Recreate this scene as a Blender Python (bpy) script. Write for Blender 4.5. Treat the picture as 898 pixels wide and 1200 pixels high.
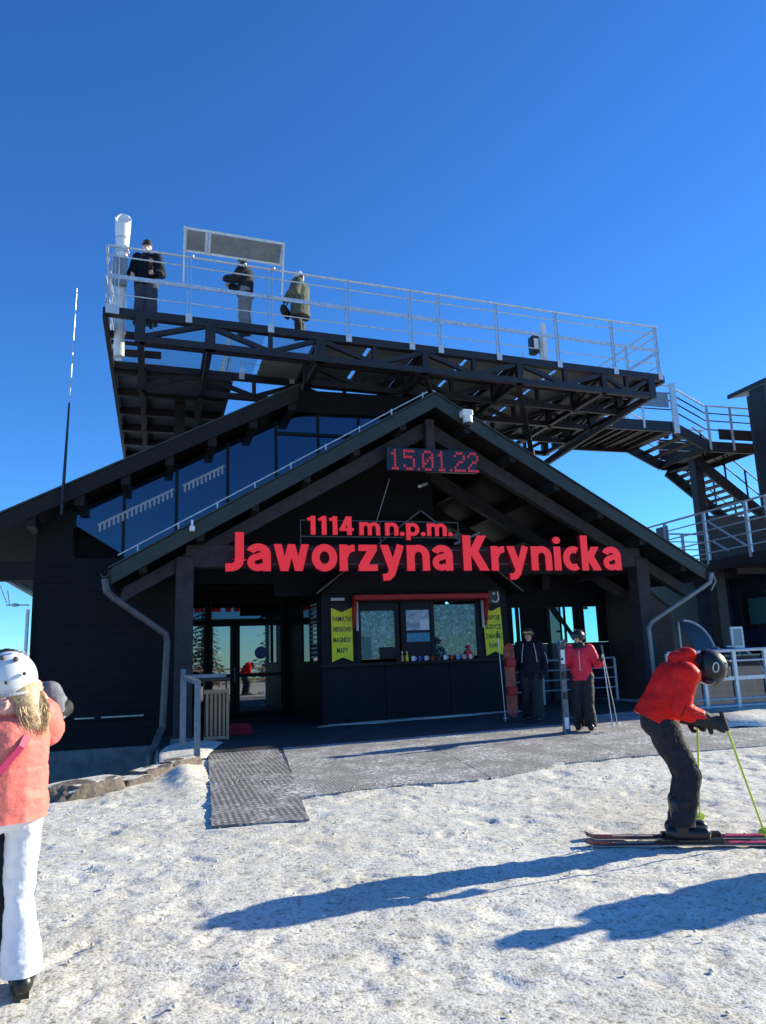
import bpy, bmesh, math, random
from mathutils import Vector, Matrix, noise
random.seed(7)
R = math.radians
for o in list(bpy.data.objects): bpy.data.objects.remove(o)
scene = bpy.context.scene
col = scene.collection

# ------------------------------------------------------------------ camera
cam_d = bpy.data.cameras.new('camera'); cam = bpy.data.objects.new('camera', cam_d); col.objects.link(cam)
scene.camera = cam
YAW, PITCH, ROLL = R(17), R(10.9), R(2.1)
cam.location = (0, 0, 1.55)
fwd = Vector((math.sin(YAW)*math.cos(PITCH), math.cos(YAW)*math.cos(PITCH), math.sin(PITCH)))
right = Vector((math.cos(YAW), -math.sin(YAW), 0)); up = right.cross(fwd)
r2 = right*math.cos(ROLL) - up*math.sin(ROLL); u2 = up*math.cos(ROLL) + right*math.sin(ROLL)
cam.rotation_euler = Matrix((r2, u2, -fwd)).transposed().to_euler()
cam_d.sensor_fit = 'VERTICAL'; cam_d.sensor_height = 24.0; cam_d.lens = 24.0*880/1200
cam_d.clip_start = 0.05; cam_d.clip_end = 20000
scene.render.resolution_x = 766; scene.render.resolution_y = 1024

# ------------------------------------------------------------------ light
SUN_EL, SUN_AZ = R(21), R(6)          # azimuth measured from +X towards +Y
world = bpy.data.worlds.new('World'); scene.world = world; world.use_nodes = True
nt = world.node_tree; nt.nodes.clear()
sky = nt.nodes.new('ShaderNodeTexSky'); sky.sky_type = 'NISHITA'; sky.sun_disc = False
sky.sun_elevation = SUN_EL; sky.sun_rotation = math.pi/2 - SUN_AZ
sky.altitude = 1100; sky.air_density = 1.0; sky.dust_density = 0.0; sky.ozone_density = 4.0
bg = nt.nodes.new('ShaderNodeBackground'); bg.inputs['Strength'].default_value = 0.12
wo = nt.nodes.new('ShaderNodeOutputWorld')
hs = nt.nodes.new('ShaderNodeHueSaturation'); hs.inputs['Saturation'].default_value = 1.10; hs.inputs['Hue'].default_value = 0.508
nt.links.new(sky.outputs['Color'], hs.inputs['Color']); tn = nt.nodes.new('ShaderNodeMix'); tn.data_type = 'RGBA'; tn.blend_type = 'MULTIPLY'; tn.inputs['Factor'].default_value = 1; tn.inputs['B'].default_value = (.48, .91, 1.16, 1)
nt.links.new(hs.outputs['Color'], tn.inputs['A']); nt.links.new(tn.outputs['Result'], bg.inputs['Color']); nt.links.new(bg.outputs[0], wo.inputs['Surface'])
sun_d = bpy.data.lights.new('sun', 'SUN'); sun_d.energy = 5.0; sun_d.angle = R(0.5); sun_d.color = (1.0, 0.93, 0.73)
sun = bpy.data.objects.new('sun', sun_d); col.objects.link(sun)
sdir = Vector((math.cos(SUN_AZ)*math.cos(SUN_EL), math.sin(SUN_AZ)*math.cos(SUN_EL), math.sin(SUN_EL)))
sun.rotation_euler = sdir.to_track_quat('Z', 'Y').to_euler()
scene.view_settings.view_transform = 'Standard'; scene.view_settings.look = 'None'
scene.view_settings.exposure = 0.78; scene.view_settings.gamma = 1.0
scene.view_settings.use_curve_mapping = False

# ------------------------------------------------------------------ materials
MATS = {}
def mat(name, rgb, rough=.6, metal=0., noise_s=0, noise_a=0., bump=0., bump_s=40., spec=.5, emit=None, es=1.0, rgb2=None):
    m = bpy.data.materials.new(name); m.use_nodes = True; n = m.node_tree.nodes; l = m.node_tree.links
    b = n['Principled BSDF']; b.inputs['Base Color'].default_value = (*rgb, 1)
    b.inputs['Roughness'].default_value = rough; b.inputs['Metallic'].default_value = metal
    b.inputs['Specular IOR Level'].default_value = spec
    if noise_s:
        tc = n.new('ShaderNodeTexCoord'); t = n.new('ShaderNodeTexNoise'); t.inputs['Scale'].default_value = noise_s
        t.inputs['Detail'].default_value = 6; t.inputs['Roughness'].default_value = .65
        l.new(tc.outputs['Object'], t.inputs['Vector'])
        mx = n.new('ShaderNodeMix'); mx.data_type = 'RGBA'
        c2 = rgb2 if rgb2 else tuple(min(1, c*(1+noise_a)) for c in rgb); c1 = rgb if rgb2 else tuple(c*(1-noise_a) for c in rgb)
        mx.inputs['A'].default_value = (*c1, 1); mx.inputs['B'].default_value = (*c2, 1)
        rp = n.new('ShaderNodeValToRGB'); rp.color_ramp.elements[0].position = .35; rp.color_ramp.elements[1].position = .65
        l.new(t.outputs['Fac'], rp.inputs[0]); l.new(rp.outputs['Color'], mx.inputs['Factor']); l.new(mx.outputs['Result'], b.inputs['Base Color'])
        rr = n.new('ShaderNodeMapRange'); rr.inputs['To Min'].default_value = max(0.03, rough-.12); rr.inputs['To Max'].default_value = min(1, rough+.12)
        l.new(t.outputs['Fac'], rr.inputs['Value']); l.new(rr.outputs[0], b.inputs['Roughness'])
    if bump:
        tc = n.new('ShaderNodeTexCoord'); t = n.new('ShaderNodeTexNoise'); t.inputs['Scale'].default_value = bump_s
        t.inputs['Detail'].default_value = 5
        l.new(tc.outputs['Object'], t.inputs['Vector'])
        bp = n.new('ShaderNodeBump'); bp.inputs['Strength'].default_value = bump; bp.inputs['Distance'].default_value = .02
        l.new(t.outputs['Fac'], bp.inputs['Height']); l.new(bp.outputs[0], b.inputs['Normal'])
    if emit:
        b.inputs['Emission Color'].default_value = (*emit, 1); b.inputs['Emission Strength'].default_value = es
    MATS[name] = m
    return m

mat('black_wood', (.0065, .006, .0075), .75, noise_s=6, noise_a=.45, bump=.3, bump_s=60, spec=.3)
mat('brown_wood', (.014, .0105, .010), .65, noise_s=5, noise_a=.4, bump=.3, bump_s=50, spec=.3)
mat('beam_wood', (.042, .034, .036), .65, noise_s=5, noise_a=.3, bump=.3, bump_s=40, spec=.3)
mat('fascia', (.026, .029, .023), .5, noise_s=3, noise_a=.3)
mat('roofing', (.03, .035, .03), .5, noise_s=4, noise_a=.3)
mat('steel_dark', (.017, .0115, .014), .5, metal=.0, noise_s=5, noise_a=.35)
mat('galv', (.58, .62, .66), .42, metal=.45, noise_s=14, noise_a=.18)
mat('galv_dark', (.17, .21, .26), .45, metal=.5, noise_s=14, noise_a=.18)
mat('galv_pale', (.62, .64, .66), .4, metal=.4, noise_s=14, noise_a=.12)
mat('pipe_grey', (.10, .082, .078), .5, metal=.1, noise_s=6, noise_a=.25)
mat('pipe_mid', (.26, .25, .25), .45, metal=.2, noise_s=6, noise_a=.2)
mat('deck_panel', (.23, .255, .24), .5, noise_s=3, noise_a=.12)
mat('deck_panel_dark', (.16, .165, .18), .55, noise_s=3, noise_a=.2)
mat('booth_panel', (.008, .0085, .0135), .6, noise_s=3, noise_a=.3, spec=.2)
mat('booth_trim', (.008, .008, .010), .5, spec=.25)
mat('concrete', (.17, .17, .17), .85, noise_s=4, noise_a=.3, bump=.4, bump_s=30)
mat('floor_dark', (.05, .05, .055), .7, noise_s=3, noise_a=.5, bump=.5, bump_s=25)
mat('rock', (.13, .105, .085), .9, noise_s=7, noise_a=.5, bump=1., bump_s=14)
mat('white_paint', (.78, .78, .77), .4, noise_s=8, noise_a=.05)
mat('pale_trim', (.45, .45, .45), .5)
mat('black_plastic', (.012, .012, .013), .35)
mat('black_matte', (.012, .012, .014), .75, noise_s=20, noise_a=.3)
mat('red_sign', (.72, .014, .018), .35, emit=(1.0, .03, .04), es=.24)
mat('red_side', (.42, .015, .03), .4)
mat('led', (.3, .02, .03), .5, emit=(1.0, .06, .12), es=.13)
mat('led_body', (.012, .010, .018), .35)
mat('red_canvas', (.34, .008, .010), .6, noise_s=9, noise_a=.25)
mat('yellow_banner', (.80, .72, .02), .6, noise_s=5, noise_a=.08)
mat('banner_ink', (.05, .06, .05), .7)
mat('poster', (.50, .56, .62), .5, noise_s=9, rgb2=(.12, .22, .30))
mat('paper', (.62, .64, .66), .6)
mat('skin', (.56, .33, .25), .5, noise_s=12, noise_a=.1)
mat('red_shell', (.80, .012, .008), .55, noise_s=30, noise_a=.1, bump=.25, bump_s=45, spec=.18)
mat('pink_red_shell', (.80, .035, .07), .55, noise_s=25, noise_a=.12, bump=.25, bump_s=45, spec=.18)
mat('coral', (.84, .21, .165), .55, noise_s=25, noise_a=.08, bump=.2, bump_s=50, spec=.18)
mat('coral_fur', (.82, .42, .33), .9, noise_s=40, noise_a=.15, bump=.8, bump_s=60)
mat('magenta', (.42, .012, .09), .5)
mat('ski_white', (.80, .80, .82), .6, noise_s=20, noise_a=.05, bump=.25, bump_s=40, spec=.18)
mat('charcoal_cloth', (.022, .023, .028), .75, noise_s=20, noise_a=.3, bump=.3, bump_s=40, spec=.18)
mat('navy_cloth', (.007, .008, .015), .7, noise_s=20, noise_a=.3, bump=.3, bump_s=40, spec=.18)
mat('olive_cloth', (.10, .11, .085), .8, noise_s=14, noise_a=.3, bump=.3, bump_s=40, spec=.18)
mat('grey_cloth', (.20, .21, .23), .75, noise_s=16, noise_a=.2, bump=.3, bump_s=40, spec=.18)
mat('blue_grey_cloth', (.055, .06, .085), .75, noise_s=16, noise_a=.2, bump=.3, bump_s=40, spec=.18)
mat('helmet_white', (.75, .74, .72), .25, noise_s=5, noise_a=.05)
mat('helmet_black', (.013, .013, .014), .45)
mat('goggle_yellow', (.75, .50, .04), .15)
mat('goggle_dark', (.02, .02, .03), .1)
mat('blond', (.62, .43, .22), .5, noise_s=60, noise_a=.35)
mat('dark_hair', (.025, .017, .014), .5, noise_s=60, noise_a=.3)
mat('pole_lime', (.55, .72, .04), .4)
mat('pole_grey', (.5, .5, .52), .4, metal=.4)
mat('ski_top', (.035, .035, .04), .3, noise_s=3.0, rgb2=(.09, .02, .03))
mat('ski_pink', (.55, .06, .16), .3, noise_s=12, noise_a=.2)
mat('ski_pale', (.03, .035, .05), .3, noise_s=9, rgb2=(.16, .18, .24))
mat('ski_edge', (.55, .55, .56), .3, metal=.8)
mat('board_red', (.45, .03, .015), .35, noise_s=6, rgb2=(.03, .02, .02))
mat('slat_wood', (.50, .27, .15), .6, noise_s=9, noise_a=.15)
mat('slat_red', (.26, .06, .04), .6)
mat('brown_panel', (.075, .047, .036), .7, noise_s=4, noise_a=.25)
mat('blue_wall', (.022, .028, .055), .35, noise_s=3, noise_a=.3)
mat('grey_panel', (.24, .27, .29), .35, metal=.3, noise_s=6, noise_a=.15)
mat('blue_plastic', (.22, .36, .58), .12)
mat('hill_forest', (.045, .06, .075), .9, noise_s=.01, noise_a=.3)
mat('sticker_blue', (.03, .06, .35), .4)
mat('skin_dark', (.02, .015, .015), .4)
mat('teal_goods', (.05, .2, .24), .3)

def glassy(name, refl, tint, alpha, gcol=(1, 1, 1)):
    m = bpy.data.materials.new(name); m.use_nodes = True; n = m.node_tree.nodes; l = m.node_tree.links; n.clear()
    out = n.new('ShaderNodeOutputMaterial'); gl = n.new('ShaderNodeBsdfGlossy'); gl.inputs['Roughness'].default_value = .015; gl.inputs['Color'].default_value = (*gcol, 1)
    tr = n.new('ShaderNodeBsdfTransparent'); tr.inputs['Color'].default_value = (*tint, 1)
    df = n.new('ShaderNodeBsdfDiffuse'); df.inputs['Color'].default_value = (.01, .015, .025, 1)
    a = n.new('ShaderNodeMixShader'); a.inputs[0].default_value = alpha; l.new(tr.outputs[0], a.inputs[1]); l.new(df.outputs[0], a.inputs[2])
    fw = n.new('ShaderNodeLayerWeight'); fw.inputs['Blend'].default_value = .5; fr = n.new('ShaderNodeMath'); fr.operation = 'POWER'; fr.inputs[1].default_value = 4.0; l.new(fw.outputs['Facing'], fr.inputs[0])
    ad = n.new('ShaderNodeMath'); ad.operation = 'ADD'; ad.use_clamp = True; ad.inputs[1].default_value = refl; l.new(fr.outputs[0], ad.inputs[0])
    b = n.new('ShaderNodeMixShader'); l.new(ad.outputs[0], b.inputs[0]); l.new(a.outputs[0], b.inputs[1]); l.new(gl.outputs[0], b.inputs[2])
    l.new(b.outputs[0], out.inputs['Surface']); MATS[name] = m
glassy('coated_glass', .13, (.25, .3, .4), .85, (.42, .64, .92))
glassy('door_glass', .27, (.35, .4, .45), .6)
glassy('clear_glass', .02, (.92, .95, .95), .0)
glassy('shop_glass', .04, (.95, .97, .97), .0)
glassy('teal_glass', .06, (.58, .86, .90), .0)
glassy('smoke_glass', .12, (.5, .55, .6), .3)

for nm, c in (('goods_blue', (.06, .36, .55)), ('goods_teal', (.04, .30, .38)), ('goods_pale', (.30, .60, .68)), ('goods_deep', (.02, .08, .13)), ('goods_green', (.06, .24, .24))):
    mat(nm, tuple(k*.62 for k in c), .4, noise_s=30, noise_a=.4)

def snow_mat():
    m = bpy.data.materials.new('snow'); m.use_nodes = True; n = m.node_tree.nodes; l = m.node_tree.links; b = n['Principled BSDF']
    tc = n.new('ShaderNodeTexCoord')
    def nz(s, d=6, r=.6):
        t = n.new('ShaderNodeTexNoise'); t.inputs['Scale'].default_value = s; t.inputs['Detail'].default_value = d; t.inputs['Roughness'].default_value = r
        l.new(tc.outputs['Object'], t.inputs['Vector']); return t
    big = nz(.55, 4); mid = nz(4.5, 6, .7); fine = nz(21, 3, .6); grit = nz(60, 2, .5)
    def ramp(t, a, c, ca, cb):
        rp = n.new('ShaderNodeValToRGB'); rp.color_ramp.elements[0].position = a; rp.color_ramp.elements[1].position = c
        rp.color_ramp.elements[0].color = (*ca, 1); rp.color_ramp.elements[1].color = (*cb, 1); l.new(t.outputs['Fac'], rp.inputs[0]); return rp
    def mul(x, y):
        mx = n.new('ShaderNodeMix'); mx.data_type = 'RGBA'; mx.blend_type = 'MULTIPLY'; mx.inputs['Factor'].default_value = 1
        l.new(x.outputs[0] if x.bl_idname != 'ShaderNodeMix' else x.outputs['Result'], mx.inputs['A'])
        l.new(y.outputs[0] if y.bl_idname != 'ShaderNodeMix' else y.outputs['Result'], mx.inputs['B']); return mx
    c = mul(ramp(big, .35, .65, (.72, .685, .585), (.85, .825, .735)), ramp(mid, .36, .52, (.86, .845, .81), (1, 1, 1)))
    c = mul(c, ramp(fine, .33, .47, (.50, .48, .44), (1, 1, 1)))
    c = mul(c, ramp(grit, .34, .46, (.55, .53, .50), (1, 1, 1)))
    l.new(c.outputs['Result'], b.inputs['Base Color']); b.inputs['Roughness'].default_value = .65
    b.inputs['Specular IOR Level'].default_value = .3
    hm = n.new('ShaderNodeMath'); hm.operation = 'MULTIPLY_ADD'; hm.inputs[1].default_value = .35
    l.new(grit.outputs['Fac'], hm.inputs[0]); l.new(fine.outputs['Fac'], hm.inputs[2])
    bp = n.new('ShaderNodeBump'); bp.inputs['Strength'].default_value = .42; bp.inputs['Distance'].default_value = .02
    l.new(hm.outputs[0], bp.inputs['Height']); l.new(bp.outputs[0], b.inputs['Normal'])
    MATS['snow'] = m
snow_mat()

def mat_rubber(name, cell, snow_amt, acol):
    """ribbed rubber mat: dark bars with snow packed in the holes"""
    m = bpy.data.materials.new(name); m.use_nodes = True; n = m.node_tree.nodes; l = m.node_tree.links; b = n['Principled BSDF']
    tc = n.new('ShaderNodeTexCoord'); sp = n.new('ShaderNodeSeparateXYZ'); l.new(tc.outputs['Object'], sp.inputs[0])
    def bars(ax, per, duty):
        d = n.new('ShaderNodeMath'); d.operation = 'DIVIDE'; d.inputs[1].default_value = per; l.new(sp.outputs[ax], d.inputs[0])
        f = n.new('ShaderNodeMath'); f.operation = 'FRACT'; l.new(d.outputs[0], f.inputs[0])
        g = n.new('ShaderNodeMath'); g.operation = 'GREATER_THAN'; g.inputs[1].default_value = duty; l.new(f.outputs[0], g.inputs[0]); return g
    a = bars('X', cell, .5); c = bars('Y', cell*1.5, .35)
    hole = n.new('ShaderNodeMath'); hole.operation = 'MULTIPLY'; l.new(a.outputs[0], hole.inputs[0]); l.new(c.outputs[0], hole.inputs[1])
    t = n.new('ShaderNodeTexNoise'); t.inputs['Scale'].default_value = 1.6; t.inputs['Detail'].default_value = 8; t.inputs['Roughness'].default_value = .75
    l.new(tc.outputs['Object'], t.inputs['Vector'])
    t2 = n.new('ShaderNodeTexNoise'); t2.inputs['Scale'].default_value = 22; t2.inputs['Detail'].default_value = 4; l.new(tc.outputs['Object'], t2.inputs['Vector'])
    rp = n.new('ShaderNodeValToRGB'); rp.color_ramp.elements[0].position = .60-snow_amt; rp.color_ramp.elements[1].position = .74-snow_amt; l.new(t.outputs['Fac'], rp.inputs[0])
    rf = n.new('ShaderNodeValToRGB'); rf.color_ramp.elements[0].position = .42; rf.color_ramp.elements[1].position = .62; l.new(t2.outputs['Fac'], rf.inputs[0])
    patch = n.new('ShaderNodeMath'); patch.operation = 'MULTIPLY'; l.new(rp.outputs[0], patch.inputs[0]); l.new(rf.outputs[0], patch.inputs[1])
    h2 = n.new('ShaderNodeMath'); h2.operation = 'MULTIPLY'; h2.inputs[1].default_value = .55; l.new(hole.outputs[0], h2.inputs[0])
    h3 = n.new('ShaderNodeMath'); h3.operation = 'MULTIPLY'; l.new(h2.outputs[0], h3.inputs[0]); 
    rq = n.new('ShaderNodeMapRange'); rq.inputs['From Min'].default_value = .3; rq.inputs['From Max'].default_value = .6; l.new(t2.outputs['Fac'], rq.inputs['Value']); l.new(rq.outputs[0], h3.inputs[1])
    mx = n.new('ShaderNodeMath'); mx.operation = 'MAXIMUM'; l.new(patch.outputs[0], mx.inputs[0]); l.new(h3.outputs[0], mx.inputs[1])
    cm = n.new('ShaderNodeMix'); cm.data_type = 'RGBA'; cm.inputs['A'].default_value = (acol, acol*.94, acol*.88, 1); cm.inputs['B'].default_value = (.74, .73, .71, 1)
    l.new(mx.outputs[0], cm.inputs['Factor']); l.new(cm.outputs['Result'], b.inputs['Base Color']); b.inputs['Roughness'].default_value = .75
    inv = n.new('ShaderNodeMath'); inv.operation = 'SUBTRACT'; inv.inputs[0].default_value = 1; l.new(hole.outputs[0], inv.inputs[1])
    bp = n.new('ShaderNodeBump'); bp.inputs['Strength'].default_value = .6; bp.inputs['Distance'].default_value = .012
    l.new(inv.outputs[0], bp.inputs['Height']); l.new(bp.outputs[0], b.inputs['Normal'])
    MATS[name] = m
mat_rubber('rubber_mat', .064, .12, .13)
mat_rubber('rubber_mat_fine', .045, .16, .20)

# ------------------------------------------------------------------ mesh helpers
class MB:
    def __init__(s): s.v = []; s.f = []
    def add(s, vs, fs):
        b = len(s.v); s.v += [tuple(x) for x in vs]; s.f += [tuple(b+i for i in f) for f in fs]; return s
    def box(s, x0, x1, y0, y1, z0, z1):
        return s.add([(x0,y0,z0),(x1,y0,z0),(x1,y1,z0),(x0,y1,z0),(x0,y0,z1),(x1,y0,z1),(x1,y1,z1),(x0,y1,z1)],
                     [(3,2,1,0),(4,5,6,7),(0,1,5,4),(1,2,6,5),(2,3,7,6),(3,0,4,7)])
    def beam(s, a, b, w, h, upv=(0,0,1)):
        a = Vector(a); b = Vector(b); d = (b-a).normalized(); u = Vector(upv)
        if abs(d.dot(u)) > .98: u = Vector((0,1,0))
        x = d.cross(u).normalized()*w/2; y = x.cross(d).normalized()*h/2
        vs = [a-x-y, a+x-y, a+x+y, a-x+y, b-x-y, b+x-y, b+x+y, b-x+y]
        return s.add(vs, [(0,1,2,3),(7,6,5,4),(4,5,1,0),(5,6,2,1),(6,7,3,2),(7,4,0,3)])
    def tube(s, a, b, r0, r1=None, n=10, caps=True):
        a = Vector(a); b = Vector(b); r1 = r0 if r1 is None else r1
        d = (b-a).normalized(); u = Vector((0,0,1)) if abs(d.z) < .95 else Vector((1,0,0))
        x = d.cross(u).normalized(); y = d.cross(x)
        vs = []
        for p, r in ((a, r0), (b, r1)):
            for i in range(n):
                t = 2*math.pi*i/n; vs.append(p + x*math.cos(t)*r + y*math.sin(t)*r)
        fs = [(i, (i+1) % n, n+(i+1) % n, n+i) for i in range(n)]
        if caps: fs += [tuple(range(n-1, -1, -1)), tuple(range(n, 2*n))]
        return s.add(vs, fs)
    def path(s, pts, r, n=10):
        for a, b in zip(pts[:-1], pts[1:]): s.tube(a, b, r, r, n)
        for p in pts[1:-1]: s.ball(p, r*1.02, 8, 6)
        return s
    def ball(s, c, r, n=12, m=8, sc=(1,1,1)):
        c = Vector(c); vs = [c + Vector((0,0,r*sc[2]))]
        for j in range(1, m):
            t = math.pi*j/m
            for i in range(n):
                p = 2*math.pi*i/n; vs.append(c + Vector((r*sc[0]*math.sin(t)*math.cos(p), r*sc[1]*math.sin(t)*math.sin(p), r*sc[2]*math.cos(t))))
        vs.append(c - Vector((0,0,r*sc[2]))); fs = []
        for i in range(n): fs.append((0, 1+i, 1+(i+1) % n))
        for j in range(m-2):
            for i in range(n):
                a = 1+j*n; fs.append((a+i, a+n+i, a+n+(i+1) % n, a+(i+1) % n))
        a = 1+(m-2)*n
        for i in range(n): fs.append((a+i, len(vs)-1, a+(i+1) % n))
        return s.add(vs, fs)
    def prism(s, poly, d):     # poly: 3D points (planar), extruded by vector d
        k = len(poly); d = Vector(d); vs = [Vector(p) for p in poly] + [Vector(p)+d for p in poly]
        return s.add(vs, [tuple(range(k)), tuple(range(2*k-1, k-1, -1))] + [(i, k+i, k+(i+1) % k, (i+1) % k) for i in range(k)])
    def capsule(s, p0, p1, r0, r1, k=1.0, d=(0,1,0), n=14, m=4):
        p0 = Vector(p0); p1 = Vector(p1); ax = p1-p0
        if ax.length < 1e-5: ax = Vector((0,0,1e-4))
        a = ax.normalized(); dd = Vector(d)
        if abs(a.dot(dd.normalized())) > .97: dd = Vector((1,0,0)) if abs(a.x) < .9 else Vector((0,0,1))
        e1 = (dd - a*a.dot(dd)).normalized(); e2 = a.cross(e1); rings = []
        for j in range(m+1):
            t = math.pi/2*(1-j/m); rings.append((p0 - a*r0*math.sin(t), r0*math.cos(t)))
        for j in range(m+1):
            t = math.pi/2*j/m; rings.append((p1 + a*r1*math.sin(t), r1*math.cos(t)))
        vs = []
        for c, r in rings:
            r = max(r, 1e-4)
            for i in range(n):
                t = 2*math.pi*i/n; vs.append(c + e1*math.cos(t)*r*k + e2*math.sin(t)*r)
        fs = []
        for j in range(len(rings)-1):
            for i in range(n): fs.append((j*n+i, j*n+(i+1) % n, (j+1)*n+(i+1) % n, (j+1)*n+i))
        fs.append(tuple(range(n-1, -1, -1))); fs.append(tuple(range((len(rings)-1)*n, len(rings)*n)))
        return s.add(vs, fs)
    def mesh(s, name):
        me = bpy.data.meshes.new(name); me.from_pydata(s.v, [], s.f); 
        bm = bmesh.new(); bm.from_mesh(me); bmesh.ops.recalc_face_normals(bm, faces=bm.faces); bm.to_mesh(me); bm.free()
        return me
    def build(s, name, m, parent=None, smooth=False, bevel=0):
        me = s.mesh(name)
        if bevel:
            bm = bmesh.new(); bm.from_mesh(me)
            bmesh.ops.bevel(bm, geom=[e for e in bm.edges], offset=bevel, segments=1, affect='EDGES'); bm.to_mesh(me); bm.free()
        return link(name, me, m, parent, smooth)
def link(name, me, m, parent=None, smooth=False):
    if m:
        me.materials.clear(); me.materials.append(MATS[m])
    if smooth:
        for p in me.polygons: p.use_smooth = True
    o = bpy.data.objects.new(name, me); col.objects.link(o)
    if parent:
        o.parent = parent; o.matrix_parent_inverse = parent.matrix_basis.inverted()
    return o
def tag(o, label, cat, group=None):
    o['label'] = label; o['category'] = cat
    if group: o['group'] = group
    return o
def empty(name, loc, label=None, cat=None, group=None):
    o = bpy.data.objects.new(name, None); col.objects.link(o); o.location = loc; o.empty_display_size = .2
    if label: tag(o, label, cat, group)
    return o
def smooth_by_angle(o, a=40):
    me = o.data
    for p in me.polygons: p.use_smooth = True
    me.set_sharp_from_angle(angle=R(a))
    return o
def blob(name, mb, m, parent, voxel=.012, sm=4, disp=None):
    """capsules fused into one continuous skin (voxel remesh + smoothing)"""
    me = mb.mesh(name); o = bpy.data.objects.new(name, me); col.objects.link(o)
    rm = o.modifiers.new('r', 'REMESH'); rm.mode = 'VOXEL'; rm.voxel_size = voxel
    s = o.modifiers.new('s', 'SMOOTH'); s.iterations = sm; s.factor = .5
    if disp:
        for (sc, st) in disp:
            tx = bpy.data.textures.new('folds', 'CLOUDS'); tx.noise_scale = sc; tx.noise_depth = 2
            d = o.modifiers.new('d', 'DISPLACE'); d.texture = tx; d.strength = st; d.texture_coords = 'LOCAL'
    bpy.context.view_layer.update(); dg = bpy.context.evaluated_depsgraph_get()
    nm = bpy.data.meshes.new_from_object(o.evaluated_get(dg)); bpy.data.objects.remove(o); bpy.data.meshes.remove(me); nm.name = name
    return link(name, nm, m, parent, True)

# ------------------------------------------------------------------ ground
def sstep(t): t = min(max(t, 0), 1); return t*t*(3-2*t)
def lerp_table(x, tab):
    if x <= tab[0][0]: return tab[0][1]
    for (a, b), (c, d) in zip(tab[:-1], tab[1:]):
        if x <= c: return b+(d-b)*(x-a)/(c-a)
    return tab[-1][1]
EDGE = [(-30, 6), (-3, 9.0), (-1.16, 10.0), (-.5, 10.45), (.02, 11.6), (.06, 13)]
def base_h(x, y):
    xx = min(max(x, -2), 14)
    h = (.15 + .013*(xx-5.8))*sstep((y-6)/5.5)
    if x < .06: h -= 1.35*sstep((y-lerp_table(x, EDGE))/.5)
    r = math.hypot(x-5, y-12)
    if r > 45: h -= min((r-45)*.16, 160)
    return h
TRACKS = [(3, 4.92, -.12, 0), (2, 7.2, .22, -.01), (5, 6.7, -.35, .02), (1, 3.4, .38, .01), (4, 2.9, .15, -.02), (0, 6.0, -.18, .015)]
def ground_h(x, y):
    h = base_h(x, y)
    if y < 13 and -5 < x < 14:
        a = sstep((13-y)/2)*.9+.1
        p = Vector((x, y, 0))
        h += a*(.016*noise.noise(p*1.1) + .010*noise.noise(p*3.3) + .008*noise.noise(p*7.0) + .006*noise.noise(p*14.0))
        if y > 8.6 and x < .7: h += .09*math.exp(-((x-.42)/.2)**2-((y-10.9)/1.1)**2)
        t = noise.noise(Vector((x*2.2+9, y*2.2, 4)))
        if t > .25: h -= .02*min((t-.25)*4, 1)*a
        # ski tracks pressed across the foreground
        for (x0, y0, sl, cv) in TRACKS:
            yy = y0+sl*(x-x0)+cv*(x-x0)**2
            for o_ in (0, .19):
                q = abs(y-yy-o_)
                if q < .075: h -= .013*(1-(q/.075)**2)*a*(.5+.5*noise.noise(Vector((x*.9, y0*3, 7))))
    return h
def axis(a, b, step, lim):
    v = [a]
    while v[-1] < b: v.append(v[-1]+step)
    s = step
    while v[-1] < lim: s *= 1.28; v.append(v[-1]+s)
    s = step; w = []
    x = a
    while x > -lim: s *= 1.28; x -= s; w.append(x)
    return w[::-1] + v
xs = axis(-2.4, 9.2, .036, 4000); ys = axis(1.7, 11.2, .036, 4000)
gv = [(x, y, ground_h(x, y)) for y in ys for x in xs]; nx = len(xs)
import bisect
rp0 = random.Random(21)                      # boot prints
for k in range(420):
    cx, cy = rp0.uniform(-2.2, 8.8), rp0.uniform(1.9, 10.6); an_ = rp0.uniform(-.9, .9)+(math.pi/2 if rp0.random() < .45 else 0); dp = rp0.uniform(.004, .013); ca, sa = math.cos(an_), math.sin(an_)
    i0, i1 = bisect.bisect(xs, cx-.24), bisect.bisect(xs, cx+.24); j0, j1 = bisect.bisect(ys, cy-.24), bisect.bisect(ys, cy+.24)
    for j in range(j0, j1):
        for i in range(i0, i1):
            dx, dy = xs[i]-cx, ys[j]-cy; u = (dx*ca+dy*sa)/.15; v = (-dx*sa+dy*ca)/.062; r_ = math.sqrt(u*u+v*v)
            dz = -dp*(1-r_**4) if r_ < 1 else (dp*.45*math.exp(-((r_-1.25)/.22)**2) if r_ < 1.9 else 0)
            a_ = gv[j*nx+i]; gv[j*nx+i] = (a_[0], a_[1], a_[2]+dz)
gf = [(j*nx+i, j*nx+i+1, (j+1)*nx+i+1, (j+1)*nx+i) for j in range(len(ys)-1) for i in range(nx-1)]
gm = bpy.data.meshes.new('snow_ground'); gm.from_pydata(gv, [], gf)
g = link('snow_ground', gm, 'snow', None, True); g['kind'] = 'structure'

# far wooded hills round the summit
hm = MB(); N = 160
def hill_ring(rad, hmin, hmax, seed):
    top = []; bot = []
    for i in range(N):
        t = 2*math.pi*i/N
        z = hmin + (hmax-hmin)*(.5+.5*noise.noise(Vector((math.cos(t)*3, math.sin(t)*3, seed))))
        top.append((rad*math.cos(t), rad*math.sin(t), z)); bot.append((rad*.75*math.cos(t), rad*.75*math.sin(t), -400))
    hm.add(bot+top, [(i, (i+1) % N, N+(i+1) % N, N+i) for i in range(N)])
hill_ring(2600, -150, -40, 1.3); hill_ring(5200, -190, -10, 5.1)
h = hm.build('hills', 'hill_forest', None, True); h['kind'] = 'structure'

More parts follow.
